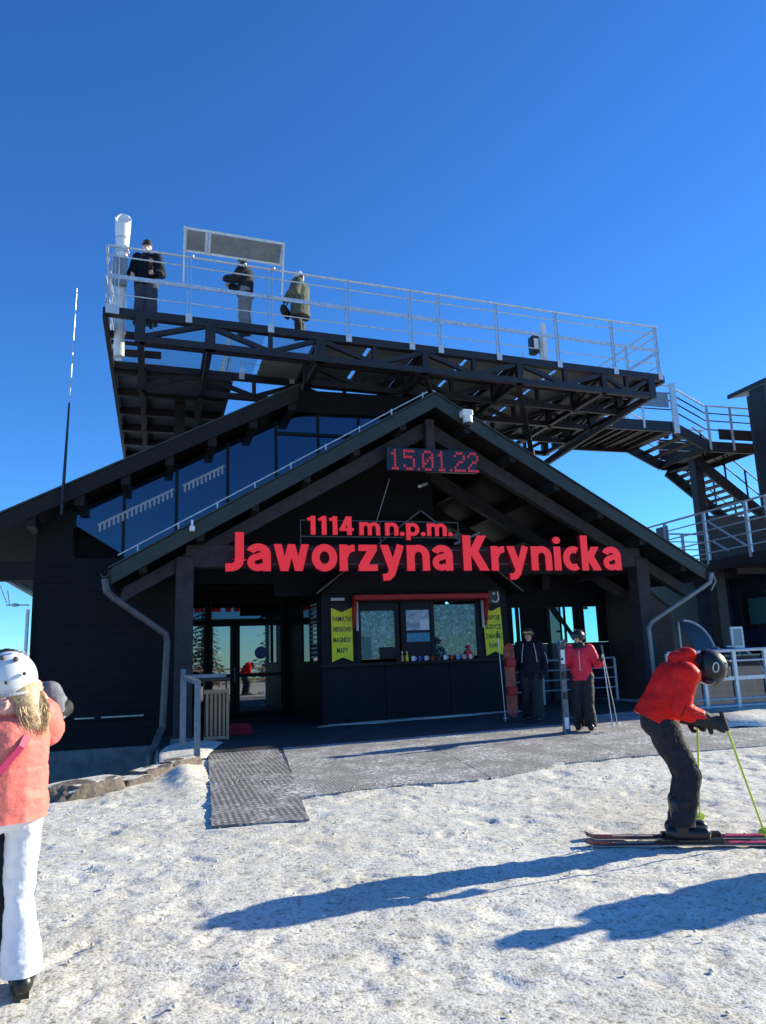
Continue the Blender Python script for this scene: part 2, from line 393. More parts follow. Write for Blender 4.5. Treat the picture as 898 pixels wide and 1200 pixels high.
# porch floor slab
fz = lambda x: .15 + .013*(x-5.8)
def floor_strip(x0, x1, y0, y1, dz, thick):
    mb = MB(); vs = []
    for (x, y) in ((x0,y0),(x1,y0),(x1,y1),(x0,y1)): vs.append((x, y, fz(x)+dz-thick))
    for (x, y) in ((x0,y0),(x1,y0),(x1,y1),(x0,y1)): vs.append((x, y, fz(x)+dz))
    return mb.add(vs, [(3,2,1,0),(4,5,6,7),(0,1,5,4),(1,2,6,5),(2,3,7,6),(3,0,4,7)])
pf = floor_strip(.08, 8.15, 12.42, 26, .012, 1.2).build('porch_floor', 'floor_dark'); pf['kind'] = 'structure'
pf2 = floor_strip(8.16, 11.4, 14.3, 24, .010, .9).build('side_floor', 'floor_dark'); pf2['kind'] = 'structure'

# snow lying along edges of the floor (shaded drift by the column, rim by the booth)
def drift(name, pts, hgt, seed, label):
    """low mound: outline pts (x,y), raised unevenly, on the floor"""
    bm = bmesh.new(); c = [sum(p[0] for p in pts)/len(pts), sum(p[1] for p in pts)/len(pts)]
    rings = []
    for k, (s, hh) in enumerate(((1, -.03), (.93, .45), (.7, .85), (.35, 1.0))):
        ring = []
        for i, (x, y) in enumerate(pts):
            wob = 1 + .1*noise.noise(Vector((i*1.7, k*2.1, seed)))
            X = c[0]+(x-c[0])*s*wob; Y = c[1]+(y-c[1])*s*wob
            ring.append(bm.verts.new((X, Y, base_h(max(X, .1), Y)+.014 + hgt*hh*(1+.5*noise.noise(Vector((X*3, Y*3, seed)))))))
        rings.append(ring)
    n = len(pts)
    for a, b in zip(rings[:-1], rings[1:]):
        for i in range(n): bm.faces.new((a[i], a[(i+1) % n], b[(i+1) % n], b[i]))
    bm.faces.new(rings[-1]); bmesh.ops.recalc_face_normals(bm, faces=bm.faces)
    bmesh.ops.subdivide_edges(bm, edges=bm.edges, cuts=2, use_grid_fill=True, smooth=.4)
    for v in bm.verts: v.co.z += .012*noise.noise(v.co*9)
    me = bpy.data.meshes.new(name); bm.to_mesh(me); bm.free()
    o = link(name, me, 'snow', None, True); o['kind'] = 'stuff'; o['label'] = label; o['category'] = 'snow'
    return o
drift('snow_drift', [(.10,12.5),(.45,12.42),(.8,12.5),(.9,13.2),(1.25,14.6),(.9,15.1),(.3,14.9),(.11,13.8)], .05, 1, 'shaded snow lying on porch floor around the left column')
drift('snow_drift', [(3.3,16.2),(4.6,16.05),(6.2,16.1),(8.2,16.15),(8.2,16.48),(5.5,16.46),(3.5,16.46)], .03, 2, 'thin strip of snow along the foot of the booth')
drift('snow_drift', [(9.0,10.7),(9.7,10.4),(10.8,10.6),(11.2,11.2),(10.6,11.8),(9.6,11.7)], .16, 5, 'dirty snow heap in front of right railing')

# rubber mats
def ground_mat(name, poly_fn, nu, nv, dz, m, label, group='rubber mats before the entrance'):
    vs = []; fs = []; seed_ = len(label)*.7
    for j in range(nv+1):
        for i in range(nu+1):
            x, y = poly_fn(i/nu, j/nv)
            if j == 0: y += .05*noise.noise(Vector((x*1.3, seed_, 1)))+.02*noise.noise(Vector((x*5, seed_, 1)))
            if i in (0, nu): x += .012*noise.noise(Vector((y*4, seed_, 3)))
            vs.append((x, y, base_h(max(x, .3), y)+dz+.006*noise.noise(Vector((x*1.5, y*1.5, 2))))); 
    for j in range(nv):
        for i in range(nu): fs.append((j*(nu+1)+i, j*(nu+1)+i+1, (j+1)*(nu+1)+i+1, (j+1)*(nu+1)+i))
    me = bpy.data.meshes.new(name); me.from_pydata(vs, [], fs)
    bm = bmesh.new(); bm.from_mesh(me)
    r = bmesh.ops.extrude_face_region(bm, geom=bm.faces[:])
    for v in [e for e in r['geom'] if isinstance(e, bmesh.types.BMVert)]: v.co.z -= .045
    bmesh.ops.recalc_face_normals(bm, faces=bm.faces); bm.to_mesh(me); bm.free()
    o = link(name, me, m); tag(o, label, 'mat', group); return o
def quad(a, b, c, d):
    return lambda u, v: tuple((a[k]*(1-u)+b[k]*u)*(1-v)+(d[k]*(1-u)+c[k]*u)*v for k in (0,1))
ground_mat('rubber_mat', quad((.55,7.72),(1.46,7.58),(1.70,9.92),(.69,9.98)), 8, 18, .020, 'rubber_mat', 'nearest narrow ribbed grey mat, lying lowest on the snow')
ground_mat('rubber_mat', quad((.68,10.0),(1.71,9.94),(1.98,12.95),(.86,12.95)), 8, 18, .022, 'rubber_mat', 'narrow ribbed grey mat between porch floor and lowest mat')
LOW = [(1.50,8.70),(2.8,8.78),(3.7,8.66),(4.4,8.85),(5.1,9.17),(6.3,9.18),(8.3,9.08),(12,9.0)]
def wide(x0, x1, last=False):
    def fn(u, v):
        x = x0+(x1-x0)*u; lo = lerp_table(x, LOW); hi = 13.0 if x < 8.1 else 14.2
        y = lo+(hi-lo)*v
        return (x+.12*(y-8.7) if x < 2.2 else x+.12*(y-8.7)*max(0, 1-(x-2.2)/8), y)
    return fn
ws = [1.56, 3.9, 6.2, 8.4, 11.3]; wl = ['wide gritty grey mat nearest the narrow mats, before the booth', 'wide gritty grey mat before the right half of the booth',
      'wide gritty grey mat where person in pink red jacket stands', 'wide gritty grey mat at right, behind the bending skier']
for i in range(4):
    ground_mat('rubber_mat', wide(ws[i], ws[i+1]-.012), 26, 30, .018, 'rubber_mat_fine', wl[i])

# loose crumbs of snow kicked over mats and ground
rc = random.Random(5); cr = MB()
for k in range(700):
    if k < 160: t = rc.random(); x = lerp_table(t, [(0, .5), (1, 9)]); y = lerp_table(x, LOW)+abs(rc.gauss(0, .25)) if x > 1.6 else rc.uniform(7.7, 12.5)
    elif k < 260: x = rc.gauss(1.25, .22); y = rc.gauss(10.2, .4)
    else: x = rc.uniform(-2, 8.5); y = rc.uniform(2.2, 9)
    r_ = rc.uniform(.004, .013); cr.ball((x, y, base_h(x, y)+.012+(.008 if k < 260 else 0)), r_, 6, 4, (rc.uniform(.8, 1.5), rc.uniform(.8, 1.5), .7))
cr_o = cr.build('snow_crumbs', 'snow', None, True); cr_o['kind'] = 'stuff'; cr_o['label'] = 'loose crumbs of snow scattered over mats and ground'; cr_o['category'] = 'snow'

# kerb stones at the drop
def rock(name, c, size, seed, label, rz=0):
    bm = bmesh.new(); bmesh.ops.create_icosphere(bm, subdivisions=4, radius=1)
    for v in bm.verts:
        d = 1 + .28*noise.noise(v.co*1.3+Vector((seed, 0, 0))) + .16*abs(noise.noise(v.co*2.6+Vector((0, seed, 0)))) + .06*noise.noise(v.co*7+Vector((0, seed, 2)))
        p = v.co*d; p = Vector((max(-.85, min(.85, p.x)), max(-.8, min(.8, p.y)), max(-.8, min(.55, p.z))))
        v.co = Vector((p.x*size[0], p.y*size[1], p.z*size[2]))
    bmesh.ops.rotate(bm, verts=bm.verts, matrix=Matrix.Rotation(rz, 3, 'Z'))
    me = bpy.data.meshes.new(name); bm.to_mesh(me); bm.free()
    me.materials.append(MATS['rock']); me.materials.append(MATS['snow'])
    for p in me.polygons:
        if p.normal.z > .80 and noise.noise(p.center*5+Vector((seed,0,0))) > -.1: p.material_index = 1
    o = bpy.data.objects.new(name, me); col.objects.link(o); o.location = c
    tag(o, label, 'rock', 'stones along the snow edge')
rock('rock', (-.80, 10.2, .05), (.55, .30, .28), 1.2, 'large rounded boulder on snow edge nearest the coral jacket', R(35))
rock('rock', (-.26, 10.72, .03), (.34, .22, .2), 5.2, 'small low stone between boulder and flat stone', R(40))
rock('rock', (.0, 11.2, .07), (.42, .2, .2), 3.3, 'middle flat brown stone of the row by the mat', R(52))
rock('rock', (.36, 11.8, .1), (.42, .2, .18), 8.1, 'brown flat stone nearest the handrail post', R(48))

# ------------------------------------------------------------------ main building
mb_ = empty('main_building', (2.5, 16.8, 0), 'large black timber station building with blue glazed gable behind the porch', 'building')
YW, YV = 16.8, 16.0
mr = lambda x: 7.46 + .52*(x-2.61)           # top of the main roof at the verge
pr = lambda x: 7.15 - .583*abs(x-5.75)       # top of porch roof
# left wall: horizontal boards
z = -.06; k = 0
while z < 4.35:
    x1 = .45 if z < 3.35 else min(.45, -.83+(z-3.35)/.583*0-.4)
    hgt = .176
    zt = z+hgt-.004
    if zt > 3.95: x1 = -1.7
    MB().box(-2.4, x1 if z < 3.3 else (-.75 if zt < 3.95 else -1.7), YW+.0015*((k*7) % 3), YW+.06, z, zt).build('board', 'black_wood', mb_)
    z += hgt; k += 1
MB().box(-2.42, -2.36, YW-.012, YW+.1, -.06, 3.4).build('corner_board', 'black_wood', mb_)
MB().box(-2.38, .45, YW+.06, YW+.3, -1.7, 3.4).build('wall', 'black_wood', mb_)
MB().box(-2.36, .47, YW-.03, YW+.059, -1.7, -.065).build('plinth', 'concrete', mb_)
MB().box(-2.3, -.0, YW-.05, YW-.001, .5, .53).build('ledge', 'black_wood', mb_)
for i,(a,b) in enumerate(((-1.52,-1.15),(-1.02,-.2))):
    MB().box(a, b, YW-.05, YW-.004, .533, .555).build('ledge_snow', 'snow', mb_)
# rear box: left side, back, inner return wall
MB().box(-2.38, -2.1, YW+.3, 27, -1.7, 4.3).build('side_wall', 'black_wood', mb_)
MB().box(-2.1, 8.1, 26.8, 27, -1.7, 6.5).build('back_wall', 'black_wood', mb_)
MB().box(.2, .45, YW+.3, 20.95, -.9, 6.0).build('porch_side_wall', 'black_wood', mb_)
MB().box(7.9, 8.1, 20.6, 26.8, .0, 6.5).build('side_wall', 'black_wood', mb_)
MB().box(-2.1, 7.9, 22, 26.7, 3.9, 4.0).build('ceiling', 'black_wood', mb_)
# glazed gable (panes between mullions, above the porch roof line)
mull = [-1.68, -.70, .39, 1.50, 2.6, 3.6, 4.6, 5.6, 6.6]
soff = lambda x: min(mr(x)-.42, 7.28)
for i in range(len(mull)-1):
    a, b = mull[i]+.035, mull[i+1]-.035
    lo = lambda x: max(pr(x)-.1, 3.86 if x > -.72 else 4.5+.66*(-(x+1.68)))
    if i == 0: la, lb = 4.50, 3.92
    else: la, lb = max(pr(a)-.1, 3.8), max(pr(b)-.1, 3.8)
    if soff(a) <= la and soff(b) <= lb: continue
    MB().prism([(a, YW+.02, la), (b, YW+.02, lb), (b, YW+.02, max(lb, soff(b))), (a, YW+.02, max(la, soff(a)))], (0, .02, 0)).build('pane', 'coated_glass', mb_)
for x in mull:
    lo_ = 4.45 if x < -1.6 else max(pr(x)-.12, 3.8)
    MB().box(x-.034, x+.034, YW+.005, YW+.06, lo_, soff(x)+.02).build('mullion', 'booth_trim', mb_)
MB().box(2.6, 6.6, YW-.03, YW+.018, 6.72, 6.79).build('transom', 'booth_trim', mb_)
MB().box(2.6, 6.6, YW+.5, YW+.6, 3, 7.3).build('inner_wall', 'black_wood', mb_)
MB().prism([(-1.7, YW+.5, 3.3), (2.6, YW+.5, 3.3), (2.6, YW+.5, 7.0), (-1.7, YW+.5, 4.75)], (0, .1, 0)).build('inner_wall', 'black_wood', mb_)
# pale teeth added outside the gable glass, imitating a reflection-like pattern in it
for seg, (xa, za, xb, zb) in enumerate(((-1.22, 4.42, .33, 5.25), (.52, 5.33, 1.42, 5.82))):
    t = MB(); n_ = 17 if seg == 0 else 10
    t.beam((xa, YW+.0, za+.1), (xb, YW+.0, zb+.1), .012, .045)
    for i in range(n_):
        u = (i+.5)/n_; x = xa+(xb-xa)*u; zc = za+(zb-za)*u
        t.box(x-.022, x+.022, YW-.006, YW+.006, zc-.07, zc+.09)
    t.build('glass_teeth_standin', 'pale_trim', mb_)
# roof
def slope_slab(x0, z0, x1, z1, y0, y1, t, m, name, parent):
    return MB().prism([(x0, y0, z0), (x1, y0, z1), (x1, y0, z1-t), (x0, y0, z0-t)], (0, y1-y0, 0)).build(name, m, parent)
rf = slope_slab(-3.75, mr(-3.75), 3.0, 7.66, YV+.04, 27.4, .22, 'brown_wood', 'roof', mb_)
slope_slab(-3.78, mr(-3.75)+.045, 3.0, 7.70, YV-.02, 27.5, .04, 'roofing', 'roof_covering', mb_)
MB().box(3.005, 7.0, 17.31, 27.4, 7.30, 7.5).build('flat_roof', 'black_wood', mb_)
MB().box(3.005, 7.0, YW-.1, 17.305, 7.28, 7.82).build('parapet', 'black_wood', mb_)
slope_slab(7.005, 7.6, 12.6, 4.7, 17.4, 27.4, .2, 'brown_wood', 'roof', mb_)
MB().prism([(-3.75, YV, mr(-3.75)), (3.0, YV, 7.655), (3.0, YV, 7.32), (-3.75, YV, mr(-3.75)-.33)], (0, .038, 0)).build('verge_board', 'brown_wood', mb_)
for i in range(8):                           # purlin ends under the overhang
    x = -3.3+i*.88
    MB().box(x-.09, x+.09, YV+.08, YW+.2, mr(x)-.50, mr(x)-.26).build('purlin', 'brown_wood', mb_)
MB().box(-3.82, -3.70, YV, 27.4, mr(-3.75)-.30, mr(-3.75)-.16).build('gutter', 'pipe_grey', mb_)
MB().box(-3.7, -2.4, YW, YW+.3, 3.35, 3.75).build('eave_box', 'brown_wood', mb_)
# dark wall piece left of the glass
MB().prism([(-2.4, YW+.01, 3.9), (-1.715, YW+.01, 3.9), (-1.715, YW+.01, 4.9), (-2.4, YW+.01, 4.5)], (0, .2, 0)).build('wall', 'black_wood', mb_)
# entrance door wall, recessed under the porch
YD = 21.0
door = empty('entrance_door', (2.3, YD, fz(2)), 'glazed double entrance door with blue round sticker left of the booth', 'door')
def frame_rect(x0, x1, z0, z1, w, y0, y1, name, m, parent):
    b = MB(); b.box(x0, x0+w, y0, y1, z0, z1); b.box(x1-w, x1, y0, y1, z0, z1)
    b.box(x0+w, x1-w, y0, y1, z0, z0+w); b.box(x0+w, x1-w, y0, y1, z1-w, z1); return b.build(name, m, parent)
def leaf(x0, x1):
    f = frame_rect(x0, x1, .14, 2.62, .11, YD-.02, YD+.05, 'door_leaf', 'booth_trim', door)
    MB().box(x0+.11, x1-.11, YD+.005, YD+.02, .25, 1.15).build('pane', 'door_glass', f)
    MB().box(x0+.11, x1-.11, YD+.005, YD+.02, 1.24, 2.51).build('pane', 'door_glass', f)
    MB().box(x0+.11, x1-.11, YD-.015, YD+.04, 1.15, 1.24).build('rail', 'booth_trim', f)
    return f
lf = leaf(1.38, 2.06); 
leaf(2.10, 3.42)
lf2 = MB().tube((2.07, YD-.06, 1.0), (2.07, YD-.06, 1.4), .018).build('handle', 'galv', door)
st = MB(); st.tube((2.78, YD-.006, 1.78), (2.78, YD+.003, 1.78), .17, .17, 28).build('sticker', 'sticker_blue', door)
sd = empty('side_window', (1.0, YD, .1), 'tall narrow glazed side light at the left of the entrance door', 'window')
frame_rect(.5, 1.34, .12, 2.62, .09, YD-.02, YD+.05, 'frame', 'booth_trim', sd)
MB().box(.59, 1.25, YD+.005, YD+.02, .21, 1.15).build('pane', 'door_glass', sd); MB().box(.59, 1.25, YD+.005, YD+.02, 1.22, 2.53).build('pane', 'door_glass', sd)
MB().box(.59, 1.25, YD-.015, YD+.04, 1.15, 1.22).build('rail', 'booth_trim', sd)
tw = empty('transom_window', (2, YD, 2.7), 'blue transom window above the entrance door', 'window')
for x0, x1 in ((.5, 1.34), (1.38, 3.42)):
    frame_rect(x0, x1, 2.64, 3.22, .07, YD-.02, YD+.05, 'frame', 'booth_trim', tw)
    MB().box(x0+.07, x1-.07, YD+.005, YD+.02, 2.71, 3.15).build('pane', 'coated_glass', tw)
cw = empty('clerestory_window', (2.5, YD, 3.6), 'dim blue clerestory window behind the red letters under the porch', 'window')
frame_rect(.7, 3.9, 3.5, 4.35, .08, YD-.06, YD+.02, 'frame', 'booth_trim', cw)
MB().box(.78, 3.82, YD-.03, YD-.02, 3.58, 4.27).build('pane', 'coated_glass', cw)
for x in (1.5, 2.3, 3.1): MB().box(x-.03, x+.03, YD-.055, YD-.031, 3.58, 4.27).build('mullion', 'booth_trim', cw)
frame_rect(2.9, 5.2, 4.75, 5.35, .07, YD-.06, YD+.02, 'frame', 'booth_trim', cw)
MB().box(2.97, 5.13, YD-.03, YD-.02, 4.82, 5.28).build('pane', 'coated_glass', cw)
MB().box(.45, 8.0, YD+.055, YD+.25, 3.24, 7.0).build('porch_back_wall', 'black_wood', mb_)
MB().box(3.45, 8.0, YD+.0, YD+.05, -.2, 3.2).build('porch_back_wall', 'black_wood', mb_)

# ------------------------------------------------------------------ entrance porch
po = empty('entrance_porch', (5.75, 15.3, .15), 'dark gabled timber entrance porch on columns in front of the station', 'porch')
CX, AZ, EX, YF, YB = 5.75, 7.15, 6.55, 14.6, 21.2
SL = .583
for s in (-1, 1):
    xe = CX+s*EX; ze = AZ-SL*EX; off = .002 if s < 0 else 0
    MB().prism([(CX+s*off, YF+.05, AZ), (xe, YF+.05, ze), (xe, YF+.05, ze-.16), (CX+s*off, YF+.05, AZ-.16)], (0, YB-YF-.05, 0)).build('roof_slope', 'brown_wood', po)
    MB().prism([(CX+s*off, YF-.03, AZ+.05), (xe+s*.05, YF-.03, ze+.02), (xe+s*.05, YF-.03, ze-.012), (CX+s*off, YF-.03, AZ+.012)], (0, YB-YF, 0)).build('roof_covering', 'roofing', po)
    MB().prism([(CX+s*off, YF, AZ), (xe, YF, ze), (xe, YF, ze-.30), (CX+s*off, YF, AZ-.30)], (0, .048, 0)).build('verge_board', 'fascia', po)
    MB().box(min(xe, xe+s*.04), max(xe, xe+s*.04), YF+.05, YB, ze-.26, ze-.02).build('eave_board', 'fascia', po)
    # gutter with half round section
    gx = xe+s*.11
    gmesh = MB(); n = 7; pts = [(gx+.075*math.cos(math.pi*i/n), ze-.10-.075*math.sin(math.pi*i/n)) for i in range(n+1)]
    inner = [(gx+.065*math.cos(math.pi*i/n), ze-.10-.065*math.sin(math.pi*i/n)) for i in range(n, -1, -1)]
    gmesh.prism([(x, YF-.08, z) for x, z in pts+inner], (0, YB-YF, 0)).build('gutter', 'pipe_grey', po)
    # rafters seen from below: brackets along the verge, and the outer rafter
    for i in range(6):
        x = CX+s*(.75+i*1.05); zz = AZ-SL*abs(x-CX)
        MB().prism([(x-.07, YF+.06, zz-.17-SL*0), (x+.07, YF+.06, zz-.17), (x+.07, YF+.06, zz-.40), (x-.07, YF+.06, zz-.40)], (0, YB-YF-.4, 0)).build('purlin', 'brown_wood', po)
    for yy in (15.2, 17.4, 19.6):
        MB().prism([(CX+s*.002, yy, AZ-.42), (CX+s*6.35, yy, AZ-.42-SL*6.35), (CX+s*6.45, yy, AZ-.74-SL*6.35), (CX+s*.002, yy, AZ-.78)], (0, .2, 0)).build('rafter', 'beam_wood', po)
    # columns
    cx = CX+s*5.22
    MB().box(cx-.17, cx+.17, 15.12, 15.5, fz(cx)-.3, 3.62).build('column', 'beam_wood', po, bevel=.012)
    MB().box(cx-.15, cx+.15, 19.3, 19.62, fz(cx)-.3, 3.62).build('column', 'beam_wood', po, bevel=.012)
    MB().box(cx-.21, cx+.21, 15.06, 15.56, fz(cx)-.28, fz(cx)+.10).build('column_base', 'concrete', po)
    MB().box(cx-.14, cx+.14, 15.505, 19.295, 3.36, 3.66).build('side_beam', 'beam_wood', po)
MB().box(.55, 10.95, 15.16, 15.19, 3.42, 3.86).build('tie_beam', 'beam_wood', po)
MB().box(.72, 10.78, 15.401, 15.47, 3.42, 3.86).build('tie_beam', 'beam_wood', po)
MB().box(CX-.1, CX+.1, 15.0, 15.195, 5.5, 6.7).build('king_post', 'beam_wood', po)
MB().box(.6, 10.9, 17.4, 17.6, 3.5, 3.85).build('tie_beam', 'beam_wood', po)
# flat lined ceiling edge above the right bay
# snow guard rail along the left verge
sgu = MB(); pts = []
sgu.tube((CX-6.45, YF+.08, AZ-SL*6.45+.19), (CX-.15, YF+.08, AZ-SL*.15+.15), .014)
sg = sgu.build('snow_guard_pipe', 'galv', po)
for i in range(9):
    x = CX-6.1+i*.73; zz = AZ-SL*abs(x-CX)
    MB().box(x-.012, x+.012, YF+.06, YF+.10, zz+.03, zz+.19).build('guard_bracket', 'galv', po)
for i in range(4):
    x = CX+1.4+i*1.3; zz = AZ-SL*abs(x-CX)
# downpipes
dp = MB().path([(-.90, 14.52, 3.12), (-.86, 14.5, 2.90), (-.72, 14.5, 2.76), (.18, 14.86, 2.12), (.22, 14.9, 1.98), (.16, 14.9, .42), (.06, 14.6, .22), (-.04, 14.4, -.02), (-.06, 14.3, -.55)], .062, 12)
smooth_by_angle(dp.build('downpipe', 'pipe_grey', po))
dp = MB().path([(12.40, 14.55, 3.18), (12.34, 14.55, 2.98), (12.2, 14.6, 2.88), (10.95, 14.95, 2.12), (10.86, 14.98, 1.98), (10.88, 14.98, .4)], .05, 12)
smooth_by_angle(dp.build('downpipe', 'pipe_mid', po))
MB().path([(12.42, 14.54, 3.2), (12.46, 14.5, 3.0), (12.3, 14.5, 2.78)], .02, 8).build('cable', 'pipe_mid', po)
# slim light tubes under the porch roof
MB().tube((5.65, 15.6, 5.30), (6.05, 16.2, 5.52), .035).build('light_tube', 'pale_trim', po)
MB().tube((6.6, 16.0, 4.05), (7.5, 16.6, 4.42), .03).build('light_tube', 'pale_trim', po)
MB().tube((4.55, 15.6, 4.3), (4.95, 15.6, 5.45), .006).build('cable', 'pale_trim', po)

# ------------------------------------------------------------------ sign letters
def glyph(ch, size, offset, depth):
    cu = bpy.data.curves.new('g', 'FONT'); cu.body = ch; cu.size = size; cu.offset = offset; cu.extrude = depth/2; cu.resolution_u = 4
    o = bpy.data.objects.new('g', cu); col.objects.link(o); bpy.context.view_layer.update()
    me = bpy.data.meshes.new_from_object(o.evaluated_get(bpy.context.evaluated_depsgraph_get()))
    bpy.data.objects.remove(o); bpy.data.curves.remove(cu); return me
def lay_text(s, x0, x1, z0, y, cap, bold, depth, m, parent, name='letter', gap=.045, space=.24, side=None, zs=1.0):
    """letters standing in the XZ plane facing -Y, spread from x0 to x1, baseline z0, capital height cap"""
    items = []; w = 0
    size = cap/.70
    for ch in s:
        if ch == ' ': items.append(None); w += space*size; continue
        me = glyph(ch, size, bold*size, depth); a = min(v.co.x for v in me.vertices); b = max(v.co.x for v in me.vertices)
        items.append((me, a, b)); w += b-a+gap*size
    sx = (x1-x0)/(w-gap*size); x = x0
    for it in items:
        if it is None: x += space*size*sx; continue
        me, a, b = it
        for v in me.vertices: v.co = Vector((x+(v.co.x-a)*sx, y-v.co.z, z0+v.co.y*zs))
        me.materials.clear(); me.materials.append(MATS[m])
        if side:
            me.materials.append(MATS[side])
            for p in me.polygons:
                if abs(p.normal.y) < .5: p.material_index = 1
        o = bpy.data.objects.new(name, me); col.objects.link(o); o.parent = parent; o.matrix_parent_inverse = parent.matrix_basis.inverted()
        x += (b-a+gap*size)*sx
def arc(cx, cy, rx, ry, a0, a1, n=14): return [(cx+rx*math.cos(R(a0+(a1-a0)*i/n)), cy+ry*math.sin(R(a0+(a1-a0)*i/n))) for i in range(n+1)]
def ribbon(pts, t, closed=False):
    """outline polygons of a stroke of thickness t along pts"""
    n = len(pts); L = []; Rr = []
    for i in range(n):
        p = Vector(pts[i]); a = Vector(pts[i-1]) if (i > 0 or closed) else None; b = Vector(pts[(i+1) % n]) if (i < n-1 or closed) else None
        d = ((p-a).normalized() if a is not None else Vector((0, 0))) + ((b-p).normalized() if b is not None else Vector((0, 0)))
        d.normalize(); nn = Vector((-d.y, d.x))
        if a is not None and b is not None:
            c = nn.dot(Vector((-(p-a).normalized().y, (p-a).normalized().x))); k = t/2/max(c, .55)
        else: k = t/2
        L.append(p+nn*k); Rr.append(p-nn*k)
    return L, Rr
T = .202
GL = {
 'J': ([('s', [(.36, 1.0), (.36, .30)] + arc(.17, .30, .19, .20, 0, -88) + [(.04, .095)], T)], .47),
 'a': ([('s', arc(.265, .43, .195, .185, 158, 0) + [(.46, .30), (.46, 0)], T*.95), ('s', [(.46, .40), (.30, .395)] + arc(.25, .225, .155, .14, 95, 330), T*.82)], .56),
 'w': ([('b', .10, .70, .26, 0, .19), ('b', .26, 0, .425, .70, .17), ('b', .425, .70, .59, 0, .17), ('b', .59, 0, .75, .70, .19)], .85),
 'o': ([('c', arc(.31, .35, .215, .265, 0, 345, 23), T*.95)], .62),
 'r': ([('s', [(.10, 0), (.10, .70)], T), ('s', arc(.37, .37, .24, .24, 175, 88, 8), T*.9)], .39),
 'z': ([('r', .03, .53, .49, .70), ('r', .02, 0, .50, .17), ('b', .37, .55, .14, .15, .24)], .52),
 'y': ([('b', .10, .70, .31, .02, .21), ('s', [(.52, .70), (.33, .10), (.27, -.08), (.19, -.16), (.05, -.175)], T*.92)], .62),
 'n': ([('s', [(.10, 0), (.10, .70)], T), ('s', arc(.305, .40, .195, .215, 178, 0) + [(.50, 0)], T*.95)], .60),
 'm': ([('s', [(.10, 0), (.10, .70)], T), ('s', arc(.285, .42, .175, .195, 178, 0) + [(.46, 0)], T*.92), ('s', arc(.645, .42, .175, .195, 178, 0) + [(.82, 0)], T*.92)], .92),
 'K': ([('s', [(.105, 0), (.105, 1.0)], T*1.05), ('b', .24, .46, .53, 1.0, .25), ('b', .26, .60, .57, 0, .26)], .70),
 'i': ([('s', [(.105, 0), (.105, .70)], T), ('f', arc(.105, .885, .115, .105, 0, 342, 18))], .21),
 'c': ([('s', arc(.31, .35, .215, .265, 58, 302, 18), T*.95)], .49),
 'k': ([('s', [(.10, 0), (.10, 1.04)], T), ('b', .21, .33, .42, .70, .24), ('b', .24, .44, .46, 0, .25)], .58),
 'p': ([('s', [(.10, -.24), (.10, .70)], T), ('s', arc(.30, .35, .215, .265, 165, -165, 20), T*.92)], .61),
 '1': ([('s', [(.30, 0), (.30, 1.0)], T*1.02), ('b', .36, .86, .06, .72, .0001), ('s', [(.31, .92), (.07, .79)], .16)], .41),
 '4': ([('s', [(.45, 0), (.45, 1.0)], T), ('b', .42, 1.0, .13, .30, .22), ('r', .02, .215, .64, .375)], .66),
 '.': ([('f', arc(.11, .10, .115, .115, 0, 342, 18))], .23)}
def stroke_letter(ch, x, z0, y, cap, sx, depth, parent, slant=0.0):
    """one raised letter facing -Y; pieces differ by a fraction of a millimetre in depth"""
    b = MB(); k = 0
    X = lambda p: (x+p[0]*cap*sx, 0, z0+p[1]*cap)
    for st in GL[ch][0]:
        y0 = y-.0006*k; k += 1; f = lambda p: (X(p)[0], y0, X(p)[2])
        if st[0] in 'sc':
            L, Rr = ribbon(st[1], st[2], st[0] == 'c'); n = len(L); vs = [f(p) for p in L]+[f(p) for p in Rr]; m2 = len(vs)
            vs += [(a, y0+depth, c) for a, _, c in vs]; fs = []
            for i in range(n if st[0] == 'c' else n-1):
                j = (i+1) % n; fs += [(i, j, n+j, n+i), (m2+i, m2+n+i, m2+n+j, m2+j), (i, m2+i, m2+j, j), (n+i, n+j, m2+n+j, m2+n+i)]
            if st[0] == 's': fs += [(0, n, m2+n, m2), (n-1, m2+n-1, m2+2*n-1, 2*n-1)]
            b.add(vs, fs)
        elif st[0] == 'b' and st[5] > .001:
            _, xa, ya, xb, yb, tw_ = st; b.prism([f((xa-tw_/2, ya)), f((xa+tw_/2, ya)), f((xb+tw_/2, yb)), f((xb-tw_/2, yb))], (0, depth, 0))
        elif st[0] == 'r': b.prism([f((st[1], st[2])), f((st[3], st[2])), f((st[3], st[4])), f((st[1], st[4]))], (0, depth, 0))
        elif st[0] == 'f': b.prism([f(p) for p in st[1]], (0, depth, 0))
    o = b.build('letter', 'red_sign', parent); o.data.materials.append(MATS['red_side'])
    for p in o.data.polygons:
        if abs(p.normal.y) < .5: p.material_index = 1
def stroke_text(t, x0, x1, z0, y, cap, depth, parent, gap=.055, space=.20):
    w_ = sum(space if c == ' ' else GL[c][1]+gap for c in t)-gap; sx = (x1-x0)/(w_*cap); x = x0
    for c in t:
        if c != ' ': stroke_letter(c, x, z0, y, cap, sx, depth, parent)
        x += (space if c == ' ' else GL[c][1]+gap)*cap*sx
sg = empty('station_sign', (5.75, 14.95, 3.3), 'large red raised lettering Jaworzyna Krynicka with 1114 m n.p.m. across the porch', 'sign')
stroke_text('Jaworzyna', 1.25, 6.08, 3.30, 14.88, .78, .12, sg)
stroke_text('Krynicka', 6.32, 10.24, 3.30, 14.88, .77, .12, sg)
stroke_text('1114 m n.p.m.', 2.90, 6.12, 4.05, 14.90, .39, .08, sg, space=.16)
fr = MB()
for z in (4.02, 4.36): fr.box(2.8, 6.3, 15.0, 15.02, z, z+.018)
for x in (2.8, 4.5, 6.28): fr.box(x, x+.018, 15.0, 15.02, 3.86, 4.36)
